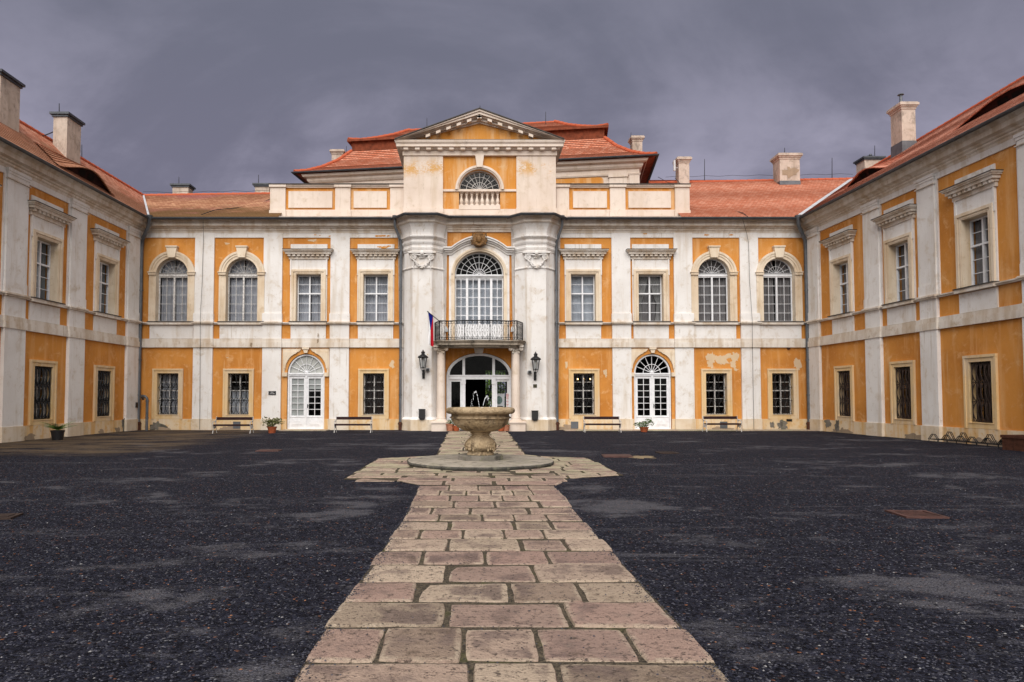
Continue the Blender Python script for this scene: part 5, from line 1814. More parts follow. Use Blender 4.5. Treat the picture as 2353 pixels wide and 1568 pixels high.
def slab(quad, top=.016, gap=.005, worn=.05):
    """One paving slab: rounded, slightly uneven outline, raised and softened edge."""
    c = sum((Vector(q) for q in quad), Vector()) / 4
    pts = []
    for i in range(4):
        a, b = Vector(quad[i]), Vector(quad[(i + 1) % 4])
        L = (b - a).length
        k = max(3, int(L / .09))
        for j in range(k):
            t = (j + .0) / k
            p = a + (b - a) * t
            pts.append(p)
    base = c + Vector((0, 0, 0))
    def shrink(p, g, jitter, seed):
        d = c - p
        r = Vector((d.x, d.y, 0))
        s = 1.0
        L = r.length
        q = p + r.normalized() * (g * 1.25)
        nv = noise.noise_vector(Vector((p.x * 3.1, p.y * 3.1, seed)))
        q = q + Vector((nv.x, nv.y, 0)) * jitter
        return q
    sd = rs.random() * 50
    # round the corners
    n = len(pts)
    sm = []
    for i in range(n):
        sm.append(pts[i] * .80 + (pts[i - 1] + pts[(i + 1) % n]) * .10)
    tz = top + rs.uniform(-.008, .008)
    tilt = Vector((rs.uniform(-.008, .008), rs.uniform(-.008, .008), 0))
    rings = []
    for g, z in ((gap, -.02), (gap + .004, tz - .014), (gap + .010, tz - .004), (gap + .025, tz), (gap + .085, tz + .002)):
        rings.append([Vector((*(shrink(p, g, .014, sd).xy), c.z + z + (p - c).dot(tilt))) for p in sm])
    m.grid(rings, closed=True, uvs=[[(w_, .5)] * len(sm) for w_ in (0, 0, 0, .0, 1.0)])
    b = len(m.v) - len(sm)
    m.uv[len(m.f)] = [(1.0, .5)] * len(sm)
    m.f.append(tuple(range(b, b + len(sm)))); m.mi.append(0)
EDGE_L = [zp_(60, 1420), zp_(240, 1094), zp_(425, 848), zp_(588, 628), zp_(675, 502), zp_(748, 352)]
EDGE_R = [zp_(2330, 1420), zp_(2060, 1094), zp_(1822, 848), zp_(1620, 628), zp_(1502, 502), zp_(1376, 352)]
def edge_x(E, y):
    for a, b in zip(E, E[1:]):
        if y <= b.y or b is E[-1]:
            return a.x + (b.x - a.x) * (y - a.y) / (b.y - a.y)
for y0, y1, xs_ in ROWS:
    ym = (y0 + y1) / 2
    Ya, Yb = zp_(1100, y0).y, zp_(1100, y1).y
    gx = [zp_(v, ym).x for v in xs_]
    for q_, (ga, gb) in enumerate(zip(gx, gx[1:])):
        j0, j1 = rs.uniform(-.012, .012), rs.uniform(-.012, .012)
        lo_, hi_ = [ga, gb], [ga, gb]
        if q_ == 0:
            e_ = rs.uniform(-.02, .03); lo_[0], hi_[0] = edge_x(EDGE_L, Ya) + e_, edge_x(EDGE_L, Yb) + e_
        if q_ == len(gx) - 2:
            e_ = rs.uniform(-.03, .02); lo_[1], hi_[1] = edge_x(EDGE_R, Ya) + e_, edge_x(EDGE_R, Yb) + e_
        slab([(lo_[0], Ya + j0, 0), (lo_[1], Ya + j1, 0), (hi_[1], Yb, 0), (hi_[0], Yb, 0)])
# the wider apron round the fountain and the run up to the door
P0 = zp_(1055, 351).y
ap_poly = [zp_(640, 330), zp_(402, 324), zp_(560, 228), zp_(828, 213), zp_(878, 114), zp_(1165, 112), zp_(1243, 213), zp_(1520, 224), zp_(1690, 306), zp_(1440, 319), zp_(1372, 351), zp_(748, 351)]
Yf, Yb_ = ap_poly[1].y, ap_poly[2].y
yend = D - .75
def span(Y):
    xs_ = []
    k = len(ap_poly)
    for i in range(k):
        a, b = ap_poly[i], ap_poly[(i + 1) % k]
        if (a.y - Y) * (b.y - Y) < 0:
            t = (Y - a.y) / (b.y - a.y)
            xs_.append(a.x + (b.x - a.x) * t)
    return (min(xs_), max(xs_)) if len(xs_) >= 2 else None
Y = P0 + .03
while Y < yend:
    d = rs.uniform(.36, .52)
    lim_ = ap_poly[4].y - .05
    s0_, s1_ = span(min(Y + .02, lim_)), span(min(Y + d - .02, lim_))
    if not s0_ or not s1_: break
    if abs(s0_[0] - s1_[0]) > .9: s0_ = s1_ = span(min(Y + d / 2, lim_))
    x, xe = (s0_[0] + s1_[0]) / 2, (s0_[1] + s1_[1]) / 2
    first = True
    eL_, eR_ = rs.uniform(-.04, .04), rs.uniform(-.04, .04)
    while x < xe - .12:
        w = rs.uniform(.55, 1.05)
        if xe - (x + w) < .35: w = xe - x
        last = x + w >= xe - .12
        xl0, xl1 = (s0_[0] + eL_, s1_[0] + eL_) if first else (x, x)
        xr0, xr1 = (s0_[1] + eR_, s1_[1] + eR_) if last else (x + w, x + w)
        slab([(xl0, Y, 0), (xr0, Y, 0), (xr1, Y + d, 0), (xl1, Y + d, 0)], gap=.012)
        first = False
        x += w
    Y += d
pth = m.build('stone_path', 'paving_stone', None, smooth=35)
tag(pth, kind='structure')
m = MB()
k = len(ap_poly)
path_l = [zp_(60, 1420), zp_(250, 1094), zp_(425, 848), zp_(588, 628), zp_(675, 502), zp_(748, 352)]
path_r = [zp_(2330, 1420), zp_(2060, 1094), zp_(1822, 848), zp_(1615, 628), zp_(1495, 502), zp_(1372, 352)]
b = 0
m.grid([[Vector((p.x + .02, p.y, .006)) for p in path_l], [Vector((p.x - .02, p.y, .006)) for p in path_r]])
ins = Vector((0, 0, .006))
m.face([Vector((p.x, p.y, .010)) for p in ap_poly])
bd = m.build('path_bed', 'joint_soil', None)
tag(bd, kind='structure')

# loose stones lying over the gravel near the viewer
m = MB()
rs = random.Random(77)
def onpath(x, y):
    if y < P0:
        for i in range(len(path_l) - 1):
            if path_l[i].y <= y <= path_l[i + 1].y:
                t = (y - path_l[i].y) / (path_l[i + 1].y - path_l[i].y)
                a = path_l[i].x + (path_l[i + 1].x - path_l[i].x) * t
                c = path_r[i].x + (path_r[i + 1].x - path_r[i].x) * t
                return a - .02 < x < c + .02
        return False
    s_ = span(y) if y < ap_poly[4].y else None
    return bool(s_) and s_[0] < x < s_[1]
V, F_ = [], []
cnt = 0
while cnt < 26000:
    y = 3.2 + 13.5 * rs.random() ** 1.7
    px = rs.uniform(-60, 2413)
    x = (px - PX0) / FPX * y
    if onpath(x, y): continue
    r = rs.uniform(.003, .0075) * (1 + .04 * y)
    if rs.random() < .02: r *= 1.8
    a = rs.random() * 6.28
    z = gz(x, y)
    ca, sa = math.cos(a), math.sin(a)
    b = len(V)
    el = rs.uniform(.9, 1.7)
    for dx, dy, dz in ((el, 0, .1), (.2, 1, 0), (-el, .1, .05), (-.1, -1, .1), (.1, .1, .8)):
        V.append((x + r * (dx * ca - dy * sa), y + r * (dx * sa + dy * ca), z + r * dz + .001))
    F_ += [(b, b + 1, b + 4), (b + 1, b + 2, b + 4), (b + 2, b + 3, b + 4), (b + 3, b, b + 4)]
    cnt += 1
for i in range(3800):            # gravel kicked onto the slabs along both edges and into the joints
    y = 3.0 + 9.5 * rs.random() ** 1.4
    E = rs.choice((EDGE_L, EDGE_R))
    if y > E[-1].y: continue
    x = edge_x(E, y) + (1 if E is EDGE_L else -1) * abs(rs.gauss(0, .07)) if rs.random() < .75 else rs.uniform(edge_x(EDGE_L, y), edge_x(EDGE_R, y))
    r = rs.uniform(.003, .0075)
    a = rs.random() * 6.28
    ca, sa = math.cos(a), math.sin(a)
    b = len(V)
    for dx, dy, dz in ((1.3, 0, .1), (.2, 1, 0), (-1.3, .1, .05), (-.1, -1, .1), (.1, .1, .9)):
        V.append((x + r * (dx * ca - dy * sa), y + r * (dx * sa + dy * ca), .017 + r * dz))
    F_ += [(b, b + 1, b + 4), (b + 1, b + 2, b + 4), (b + 2, b + 3, b + 4), (b + 3, b, b + 4)]
me = bpy.data.meshes.new('gravel')
me.from_pydata(V, [], F_)
me.materials.append(MT['gravel_stone'])
o = bpy.data.objects.new('gravel', me); COL.objects.link(o)
tag(o, kind='stuff')

# drain grates and cover plates
def grate(px, py, w, d, rz, label, slots=True, mat='rust_iron'):
    c = ground(px, py)
    t = root('drain_grate' if slots else 'cover_plate', c, label, 'grate' if slots else 'cover', rz=rz)
    m = MB()
    h = .022
    if slots:
        m.plate(FLAT, [rect(-w / 2, w / 2, -d / 2, d / 2), rect(-w / 2 + .05, w / 2 - .05, -d / 2 + .04, d / 2 - .04)], .0, h)
        k = 9
        for i in range(k):
            u = -w / 2 + .05 + (w - .1) * (i + .5) / k
            q = [(u - .013, -d / 2 + .03), (u + .013, -d / 2 + .03), (u + .013 - .05, d / 2 - .03), (u - .013 - .05, d / 2 - .03)]
            m.plate(FLAT, [q], .0, h - .003)
        m.build('bars', mat, t)
        q = MB(); q.plate(FLAT, [rect(-w / 2 + .04, w / 2 - .04, -d / 2 + .03, d / 2 - .03)], 0, .006)
        q.build('pit', 'room_dark', t)
    else:
        m.plate(FLAT, [rect(-w / 2, w / 2, -d / 2, d / 2)], 0, h)
        m.plate(FLAT, [rect(-w / 2 + .06, w / 2 - .06, -d / 2 + .06, d / 2 - .06)], h, h + .006)
        m.build('plate', mat, t)
    return t
class Flat:
    def p(s, u, v, n=0.0): return Vector((u, v, n))
FLAT = Flat()
grate(2105, 1184, .50, .50, R(-4), 'rusty slotted drain grate in the gravel right of the path, nearest the viewer', mat='rusty_plate')
grate(1533, 1041.5, .5, .5, R(3), 'small slotted drain grate beside the reddish cover plate')
t = grate(1418, 1049, .72, .72, R(-6), 'reddish iron cover plate with a sandy patch beside it', slots=False, mat='rusty_plate')
m = MB(); m.plate(FLAT, [blob(.50, -.14, .34, .34, 26, 3, .7)], 0, .006)
m.build('sandy_patch', 'concrete_patch', t)
grate(618, 1036.5, .62, .5, R(2), 'iron cover plate in the gravel left of the path, facing the blind filled door', slots=False, mat='rusty_plate')
grate(-8, 1190, .45, .36, R(12), 'rusty cover plate cut off by the left edge of the photo', slots=False, mat='rust_iron')

# ================================================================ fountain
FC = Vector(((1104 - PX0) / FPX * 15.2, 15.2, -.046))
FT = root('fountain', FC, 'weathered stone bowl fountain on a round step in the middle of the paved path', 'fountain')
zz = lambda y: EYE - (y - HOR) * 15.75 / FPX
m = MB()
wob = lambda a, z: 1 + .018 * noise.noise(Vector((math.cos(a * 2 * PI) * 3, math.sin(a * 2 * PI) * 3, 1))) + .008 * noise.noise(Vector((math.cos(a * 2 * PI) * 11, math.sin(a * 2 * PI) * 11, z * 20)))
m.lathe((0, 0, 0), [(1.62, -.02), (1.665, .05), (1.685, .105), (1.665, .138)], 72, fn=wob)
m.f = [f for f in m.f if len(f) == 4]; m.mi = m.mi[:len(m.f)]
m.build('step_edge', 'dark_step_stone', FT, smooth=40)
m = MB()
m.lathe((0, 0, 0), [(1.665, .138), (1.60, .150), (1.2, .156), (.6, .158), (0, .158)], 72, fn=wob)
m.f = [f for f in m.f if len(f) == 4]; m.mi = m.mi[:len(m.f)]
m.build('round_step', 'step_top_stone', FT, smooth=40)
m = MB()
m.lathe((0, 0, 0), [(.535, .12), (.545, .15), (.54, .245), (.52, .262), (.3, .266), (0, .266)], 10, a0=R(18))
m.build('pedestal_block', 'mossy_stone', FT)
m = MB()
m.lathe((0, 0, 0), [(.30, .25), (.315, .27), (.31, .30), (.285, .325), (.28, .345), (.33, .375), (.365, .43), (.372, .48), (.355, .54), (.31, .595), (.26, .64), (.215, .685), (.195, .715), (.20, .735), (.235, .75), (.235, .78), (.20, .795), (0, .80)], 48)
rn = random.Random(2)
for k in range(4):
    a0 = PI / 4 + k * PI / 2
    for j in range(26):
        a = a0 + rn.uniform(-.36, .36) * 1.0
        z = .44 + rn.uniform(-.07, .12)
        r_ = .37 - max(0, z - .5) * .55
        m.ball((r_ * math.cos(a), r_ * math.sin(a), z), rn.uniform(.014, .028), 6, (1, 1, 1.6))
    for j in range(14):
        t_ = j / 13
        m.ball((.375 * math.cos(a0 + .30 * math.sin(t_ * 6.3)), .375 * math.sin(a0 + .30 * math.sin(t_ * 6.3)), .40 + .14 * t_), .02, 6)
m.build('baluster_stem', 'fountain_stone', FT, smooth=45)
m = MB()
bowl = [(.14, .775), (.22, .785), (.32, .80), (.43, .835), (.53, .89), (.60, .955), (.645, 1.025), (.665, 1.085), (.675, 1.095), (.705, 1.10), (.708, 1.12), (.685, 1.132), (.665, 1.14), (.66, 1.18), (.672, 1.195), (.735, 1.20), (.775, 1.22), (.795, 1.255), (.795, 1.29), (.775, 1.325), (.735, 1.345), (.69, 1.345), (.655, 1.32), (.64, 1.27), (.62, 1.2), (.5, 1.05), (.3, .95), (0, .92)]
bw = lambda a, z: 1 + .010 * noise.noise(Vector((math.cos(a * 2 * PI) * 4, math.sin(a * 2 * PI) * 4, z * 6))) + .006 * noise.noise(Vector((math.cos(a * 2 * PI) * 12, math.sin(a * 2 * PI) * 12, z * 18)))
m.lathe((0, 0, 0), bowl, 96, fn=bw)
m.build('basin', 'fountain_stone', FT, smooth=50)
m = MB(); m.lathe((0, 0, 0), [(.645, 1.285), (0, 1.286)], 48)
m.build('water_surface', 'water', FT)
m = MB()
rn = random.Random(6)
for x0_, hgt_, lean in ((-.02, .42, -.17), (.045, .30, .17)):
    pts = []
    for j in range(40):
        t_ = j / 39
        x = x0_ + lean * t_ * 1.15
        z = 1.29 + hgt_ * 4 * t_ * (1 - t_) * (1 if t_ < .5 else 1) 
        pts.append((x, z, t_))
        if t_ < .42:
            if rn.random() < .8: m.ball((x, 0, z), .005 + .003 * rn.random(), 5, (1, 1, 2.4))
        else:
            for q in range(3):
                if rn.random() < .6: m.ball((x + rn.uniform(-.03, .03) * t_, rn.uniform(-.05, .05), z + rn.uniform(-.03, .03)), rn.uniform(.003, .0065), 5, (1, 1, 2.0))
for j in range(10): m.ball((rn.uniform(-.02, .05), 0, 1.29 + rn.uniform(0, .08)), .012, 5)
m.build('water_jet', 'water_spray', FT, smooth=60)
FT.scale = (.965, .965, .965)

# ================================================================ benches
def make_bench():
    t = root('park_bench', (0, 0, 0), 'x', 'bench')
    L = 1.92
    for z, y, tl, hgt_, th in ((.735, .245, .14, .15, .032),):
        m = MB()
        k = 12
        rows = []
        for (dy, dz) in ((-th / 2, -hgt_ / 2), (th / 2, -hgt_ / 2), (th / 2, hgt_ / 2), (-th / 2, hgt_ / 2)):
            rows.append((dy, dz))
        m.box(LOC, -L / 2 + .04, L / 2 - .04, z - hgt_ / 2, z + hgt_ / 2, -y - th / 2, -y + th / 2)
        m.build('backrest', 'dark_wood', t)
    m = MB()
    for i in range(2):
        y = -.17 + i * .20
        m.box(LOC, -L / 2 + .02, L / 2 - .02, .405 + .004 * i, .445 + .004 * i, -y - .17, -y + .01)
    m.box(LOC, -L / 2 + .02, L / 2 - .02, .365, .452, .155, .19)
    m.build('seat', 'dark_wood', t)
    for sg in (-1, 1):
        x = sg * (L / 2 - .03)
        m = MB()
        def tb(p, r=.017): m.tube([(x, a, b) for a, b in p], r, 6)
        tb([(.36, 0), (.30, .14), (.24, .30), (.20, .41), (.22, .55), (.25, .68), (.275, .80), (.29, .83)], .019)
        tb([(-.24, 0), (-.20, .10), (-.155, .20), (-.17, .30), (-.20, .38), (-.24, .43), (-.245, .52), (-.20, .58), (-.10, .60), (.05, .605), (.16, .64), (.22, .66)], .018)
        tb([(-.22, .40), (-.05, .39), (.20, .405)], .016)
        # scrolls
        for cy, czq, r0 in ((-.20, .55, .055), (.14, .58, .05), (-.10, .30, .06), (.16, .30, .055), (0.02, .25, .05)):
            pts = [(x, cy + (r0 * (1 - i / 22) + .008) * math.cos(i * .55), czq + (r0 * (1 - i / 22) + .008) * math.sin(i * .55)) for i in range(22)]
            m.tube(pts, .010, 5)
        tb([(-.155, .20), (-.02, .30), (.12, .38)], .011)
        tb([(.26, .26), (.10, .30), (-.03, .38)], .011)
        m.ball((x, -.245, .012), .026, 6); m.ball((x, .365, .012), .026, 6)
        for yy, z in ((.225, .72), (.225, .77)):
            m.ball((x - sg * .03, yy, z), .014, 6)
        m.build('bench_end', 'worn_white_paint', t, smooth=50)
    return t
BN = [((535, 996), 0, 'white iron bench with dark slats under the half curtained window, left of the potted shrub'),
      ((811.5, 994.5), 0, 'white iron bench with dark slats between the blind filled door and the left downpipe'),
      ((1384, 993.5), 0, 'white iron bench with dark slats below the window with the lit chandelier'),
      ((1660, 992.5), 0, 'white iron bench with dark slats below the wall with large bare plaster patches')]
b0 = make_bench()
for i, ((px, py), rz, lab) in enumerate(BN):
    o = b0 if i == 0 else copy_tree(b0)
    o.location = ground(px, py)
    o.rotation_euler = (0, 0, R((1.5, 0, -2, 3)[i]))
    o.scale = (.82, .82, .82)
    o['label'] = lab
    o['group'] = 'benches along the front'

# ================================================================ pots with plants
def leafy(m, c, rad, n, size, seed, sq=(1, 1, .7), droop=0.0, thin=.38):
    r_ = random.Random(seed)
    for i in range(n):
        while True:
            p = Vector((r_.uniform(-1, 1), r_.uniform(-1, 1), r_.uniform(-1, 1)))
            if .15 < p.length < 1: break
        p = p.normalized() * (p.length ** .6)
        q = Vector((p.x * sq[0], p.y * sq[1], p.z * sq[2])) * rad
        if noise.noise(q * (2.6 / rad) + Vector((seed, 0, 0))) < -.08: continue
        q += Vector(c)
        d = Vector((p.x + r_.uniform(-.6, .6), p.y + r_.uniform(-.6, .6), p.z * .6 + r_.uniform(-.3, .6) - droop)).normalized()
        s = d.cross(Vector((r_.uniform(-1, 1), r_.uniform(-1, 1), 1))).normalized()
        l = size * r_.uniform(.7, 1.3)
        u = d.cross(s) * l * .12
        m.face([q, q + d * l * .5 + s * l * thin + u, q + d * l, q + d * l * .5 - s * l * thin + u])

def pot_mesh(r0, r1, h, rim):
    m = MB()
    m.lathe((0, 0, 0), [(r0, 0), (r1 * .93, h - rim), (r1, h - rim), (r1 * 1.03, h), (r1 * .88, h), (r1 * .84, h - .05), (0, h - .05)], 24)
    return m
def potted(px, py, r0, r1, h, potmat, label, crown, leaf, group=None, cat='potted plant', Yfix=None):
    c = ground(px, py) if Yfix is None else at(px, py, Yfix)
    if Yfix is not None: c.z = .03
    t = root('potted_plant', c, label, cat, group)
    pot_mesh(r0, r1, h, h * .18).build('pot', potmat, t, smooth=40)
    q = MB(); q.lathe((0, 0, 0), [(r1 * .84, h - .045), (0, h - .04)], 16)
    q.build('soil', 'soil', t)
    m = MB()
    crown(m, h)
    m.build('foliage', leaf, t, recalc=False)
    return t
def crown_bush(m, h):
    m.tube([(0, 0, h - .05), (.02, 0, h + .12)], .02, 6)
    for i in range(9):
        a = i * 2.4
        rr = .30 * math.sqrt((i + .4) / 9)
        e = Vector((rr * 1.15 * math.cos(a), rr * .9 * math.sin(a), h + .20 + .08 * math.sin(i * 5.1)))
        m.tube([(0, 0, h), e], .008, 4)
        leafy(m, e, .16, 130, .062, i, (1, 1, .7))
def crown_bush2(m, h):
    for i in range(11):
        a = i * 2.4 + .5
        rr = .26 * math.sqrt((i + .4) / 11)
        e = Vector((rr * 1.3 * math.cos(a), rr * math.sin(a), h + .16 + .09 * math.sin(i * 4.1)))
        m.tube([(0, 0, h - .03), e], .006, 4)
        leafy(m, e, .11, 85, .055, 20 + i, (1, 1, .8))
def crown_fern(m, h):
    r_ = random.Random(9)
    for i in range(34):
        a = r_.uniform(0, 6.28); L = r_.uniform(.42, .75); up_ = r_.uniform(.35, 1.0)
        prev = Vector((0, 0, h - .02))
        for k in range(1, 10):
            t_ = k / 9
            p = Vector((math.cos(a) * L * t_ * .9, math.sin(a) * L * t_ * .9, h + L * up_ * (t_ - .45 * t_ * t_)))
            m.tube([prev, p], .003, 3, cap=False)
            sd = Vector((-math.sin(a), math.cos(a), .1))
            fw = (p - prev).normalized()
            for sg in (-1, 1):
                l = .075 * (1.15 - .6 * t_)
                m.face([p, p + sd * sg * l * .6 + fw * l * .25 , p + sd * sg * l + fw * l * .6, p + sd * sg * l * .4 + fw * l * .6])
            prev = p
def crown_small(flower):
    def f(m, h):
        for i in range(6):
            a = i * 2.4
            e = Vector((.07 * math.cos(a), .07 * math.sin(a), h + .06 + .03 * (i % 3)))
            leafy(m, e, .08, 45, .045, 50 + i, (1, 1, .8))
    return f
potted(625, 995.5, .135, .20, .27, 'terracotta', 'leafy shrub in an orange pot between the left bench and the blind filled door', crown_bush, 'leaf_olive')
potted(1480, 993, .13, .20, .21, 'terracotta', 'low green plant in an orange pot in front of the dark paned door', crown_bush2, 'leaf_green')
potted(132, 1011.5, .17, .22, .34, 'black_plastic', 'ferny green plant in a black tub against the left wing', crown_fern, 'leaf_fern')
for i, (px, r0, r1, h, pm, lab) in enumerate(((1034.3, .15, .19, .30, 'pale_terracotta', 'pale terracotta pot of small flowers beside the left entrance column'), (1048.5, .11, .17, .235, 'terracotta', 'orange terracotta pot of white flowers, second from the left entrance column'), (1151.5, .12, .17, .24, 'terracotta', 'orange terracotta pot half hidden behind the fountain bowl at the entrance'), (1162, .15, .19, .26, 'pale_terracotta', 'pale terracotta pot of white flowers beside the right entrance column'))):
    yy = D - 1.55 + (.0 if i in (0, 3) else -.12)
    t = potted(px, 988, r0, r1, h, pm, lab, crown_small(True), 'leaf_green', 'flower pots at the entrance', 'flower pot', Yfix=yy)
    q = MB(); rn = random.Random(i)
    for k in range(9 if i != 2 else 4):
        q.ball((rn.uniform(-.12, .12), rn.uniform(-.12, .05), h + rn.uniform(.09, .16)), .018, 6)
    q.build('flowers', 'flower_white', t)

# ================================================================ entrance mat and step, poster stand
def boxthing(name, label, cat, c, w, h, d, mat, group=None):
    t = root(name, c, label, cat, group)
    m = MB(); m.box(LOC, -w / 2, w / 2, 0, h, -d / 2, d / 2)
    m.build('body', mat, t)
    return t
m = MB()
m.plate(FLAT, [rect(-.85, .85, -.28, .28)], 0, .02)
for i in range(22): m.box(LOC, -.82 + i * .078, -.78 + i * .078, .02, .028, -.26, .26)
o = m.build('door_mat', 'black_plastic', None); o.location = (fX(1100), D - 1.35, .042)
tag(o, 'black ribbed door mat in front of the open entrance', 'door mat')

yp = D - .02 - .35
cP = Vector((at(1145.5, 900, D + .35).x, D + .35, .012))
t = root('poster_stand', cP, 'white framed poster on a stand behind the right entrance side light', 'poster')
zb_, zt_ = at(1145, 950, D + .35).z, at(1145, 905.5, D + .35).z
w_ = .55
m = MB()
m.plate(LOC, [rect(-w_ / 2, w_ / 2, zb_ - .3, zt_), rect(-w_ / 2 + .05, w_ / 2 - .05, zb_ - .25, zt_ - .05)], -.02, .02, True)
for sg in (-1, 1): m.box(LOC, sg * w_ / 2 - .02, sg * w_ / 2 + .02, 0, zb_ - .3, -.02, .02)
m.build('frame', 'poster_white', t)
q = MB(); q.box(LOC, -w_ / 2 + .04, w_ / 2 - .04, zb_ - .26, zt_ - .04, -.01, .0)
q.build('sheet', 'poster_white', t)
q = MB(); q.plate(LOC, [[(.02 + .155 * math.cos(2 * PI * i / 24), zt_ - .30 + .19 * math.sin(2 * PI * i / 24)) for i in range(24)]], 0, .008)
q.build('oval_picture', 'poster_green', t)
q = MB(); q.box(LOC, -w_ / 2 + .09, w_ / 2 - .07, zb_ - .2, zt_ - .58, 0, .006)
q.build('text_panel', 'poster_dark', t)
q = MB()
for k in range(12):
    for cc0 in (-.15, .04):
        q.box(LOC, cc0, cc0 + .13, zt_ - .65 - k * .055, zt_ - .63 - k * .055, .006, .009)
q.build('text_lines', 'poster_white', t)
# red and white pictogram strip stuck to the glass
xS = at(1166, 900, D - .1).x
t = root('pictogram_strip', (xS, D - .12, 0), 'narrow white strip of red pictograms on the right entrance side light', 'sticker')
z1_, z0_ = at(1166, 904, D - .1).z, at(1166, 951, D - .1).z
q = MB(); q.box(LOC, -.06, .06, z0_ - .15, z1_, .0, .004)
q.build('strip', 'poster_white', t)
q = MB()
for k, zc_ in enumerate((z1_ - .08, z1_ - .24, z1_ - .38, z1_ - .52, z1_ - .66, z0_ + .02)):
    ro2 = .055 if k in (0, 5) else .042
    q.plate(LOC, [[(ro2 * math.cos(2 * PI * i / 18), zc_ + ro2 * math.sin(2 * PI * i / 18)) for i in range(18)], [(ro2 * .68 * math.cos(2 * PI * i / 18), zc_ + ro2 * .68 * math.sin(2 * PI * i / 18)) for i in range(18)]], .004, .007)
    q.plate(LOC, [[(-ro2 * .6, zc_ + ro2 * .45), (-ro2 * .45, zc_ + ro2 * .6), (ro2 * .6, zc_ - ro2 * .45), (ro2 * .45, zc_ - ro2 * .6)]], .004, .0068)
q.box(LOC, -.055, .055, z1_ - .175, z1_ - .155, .004, .006)
q.build('pictograms', 'sign_red', t)

# ================================================================ wall lanterns
def lantern(px, pyt, pyb, label):
    n = .80
    x = fX(px, 840, n + .3)
    zt, zb = fZ(pyt, n + .3), fZ(pyb, n + .3)
    H = zt - zb
    t = root('wall_lantern', (x, D - n - .3, zb), label, 'wall lantern', 'lanterns beside the entrance')
    S = H / 1.36
    P = lambda pr: [(r * S, z * S) for r, z in pr]
    m = MB()
    for k in range(6):
        a = k * PI / 3 + PI / 6
        m.tube([Vector((.125 * S * math.cos(a), .125 * S * math.sin(a), .50 * S)), Vector((.20 * S * math.cos(a), .20 * S * math.sin(a), .965 * S))], .013 * S, 5)
    for r, z in ((.125, .50), (.20, .965)):
        m.tube([Vector((r * S * math.cos(k * PI / 3 + PI / 6), r * S * math.sin(k * PI / 3 + PI / 6), z * S)) for k in range(6)], .016 * S, 5, closed=True)
    for k in range(6):
        a = k * PI / 3 + PI / 6
        m.tube([Vector((.12 * S * math.cos(a), .12 * S * math.sin(a), .50 * S)), Vector((.10 * S * math.cos(a), .10 * S * math.sin(a), .43 * S)), Vector((.055 * S * math.cos(a), .055 * S * math.sin(a), .36 * S)), Vector((.03 * S * math.cos(a), .03 * S * math.sin(a), .32 * S))], .008 * S, 4)
    m.build('cage', 'black_iron', t)
    m = MB()
    m.lathe((0, 0, 0), P([(.235, .955), (.255, .975), (.21, 1.03), (.15, 1.085), (.085, 1.12), (.08, 1.20), (.105, 1.215), (.09, 1.24), (.045, 1.27), (.03, 1.29), (.035, 1.305), (.012, 1.33), (.001, 1.36)]), 12, a0=PI / 12)
    for k in range(6):
        a = k * PI / 3 + PI / 6
        m.lathe((.225 * S * math.cos(a), .225 * S * math.sin(a), .965 * S), P([(.03, 0), (.035, .03), (.001, .09)]), 6)
    m.build('lantern_roof', 'black_iron', t)
    q = MB(); q.lathe((0, 0, 0), P([(.12, .51), (.192, .955)]), 6, a0=PI / 6)
    q.f = [f for f in q.f if len(f) == 4]; q.mi = q.mi[:len(q.f)]
    q.build('lantern_glass', 'window_glass', t)
    q = MB(); q.lathe((0, 0, 0), P([(.055, .56), (.062, .62), (.075, .86), (.085, .95)]), 12)
    q.build('lamp_mantle', 'mantle_glass', t, smooth=50)
    m = MB()
    m.lathe((0, 0, 0), P([(.012, .04), (.03, .06), (.045, .10), (.02, .14), (.03, .17), (.05, .22), (.03, .27), (.04, .31), (.02, .34)]), 10)
    m.tube([Vector((0, 0, .24 * S)), Vector((0, .14 * S, .20 * S)), Vector((0, .24, .24 * S)), Vector((0, .31, .30 * S))], .02 * S, 6)
    m.tube([Vector((0, 0, .10 * S)), Vector((0, .16, .08 * S)), Vector((0, .31, .14 * S))], .016 * S, 6)
    m.box(LOC, -.06, .06, .02, .42 * S, -.335, -.30)
    m.build('bracket', 'black_iron', t, smooth=50)
lantern(972, 803, 870.5, 'black wall lantern left of the entrance, below the hanging flag')
lantern(1231, 807.5, 875, 'black wall lantern right of the entrance, above the small square plaque')

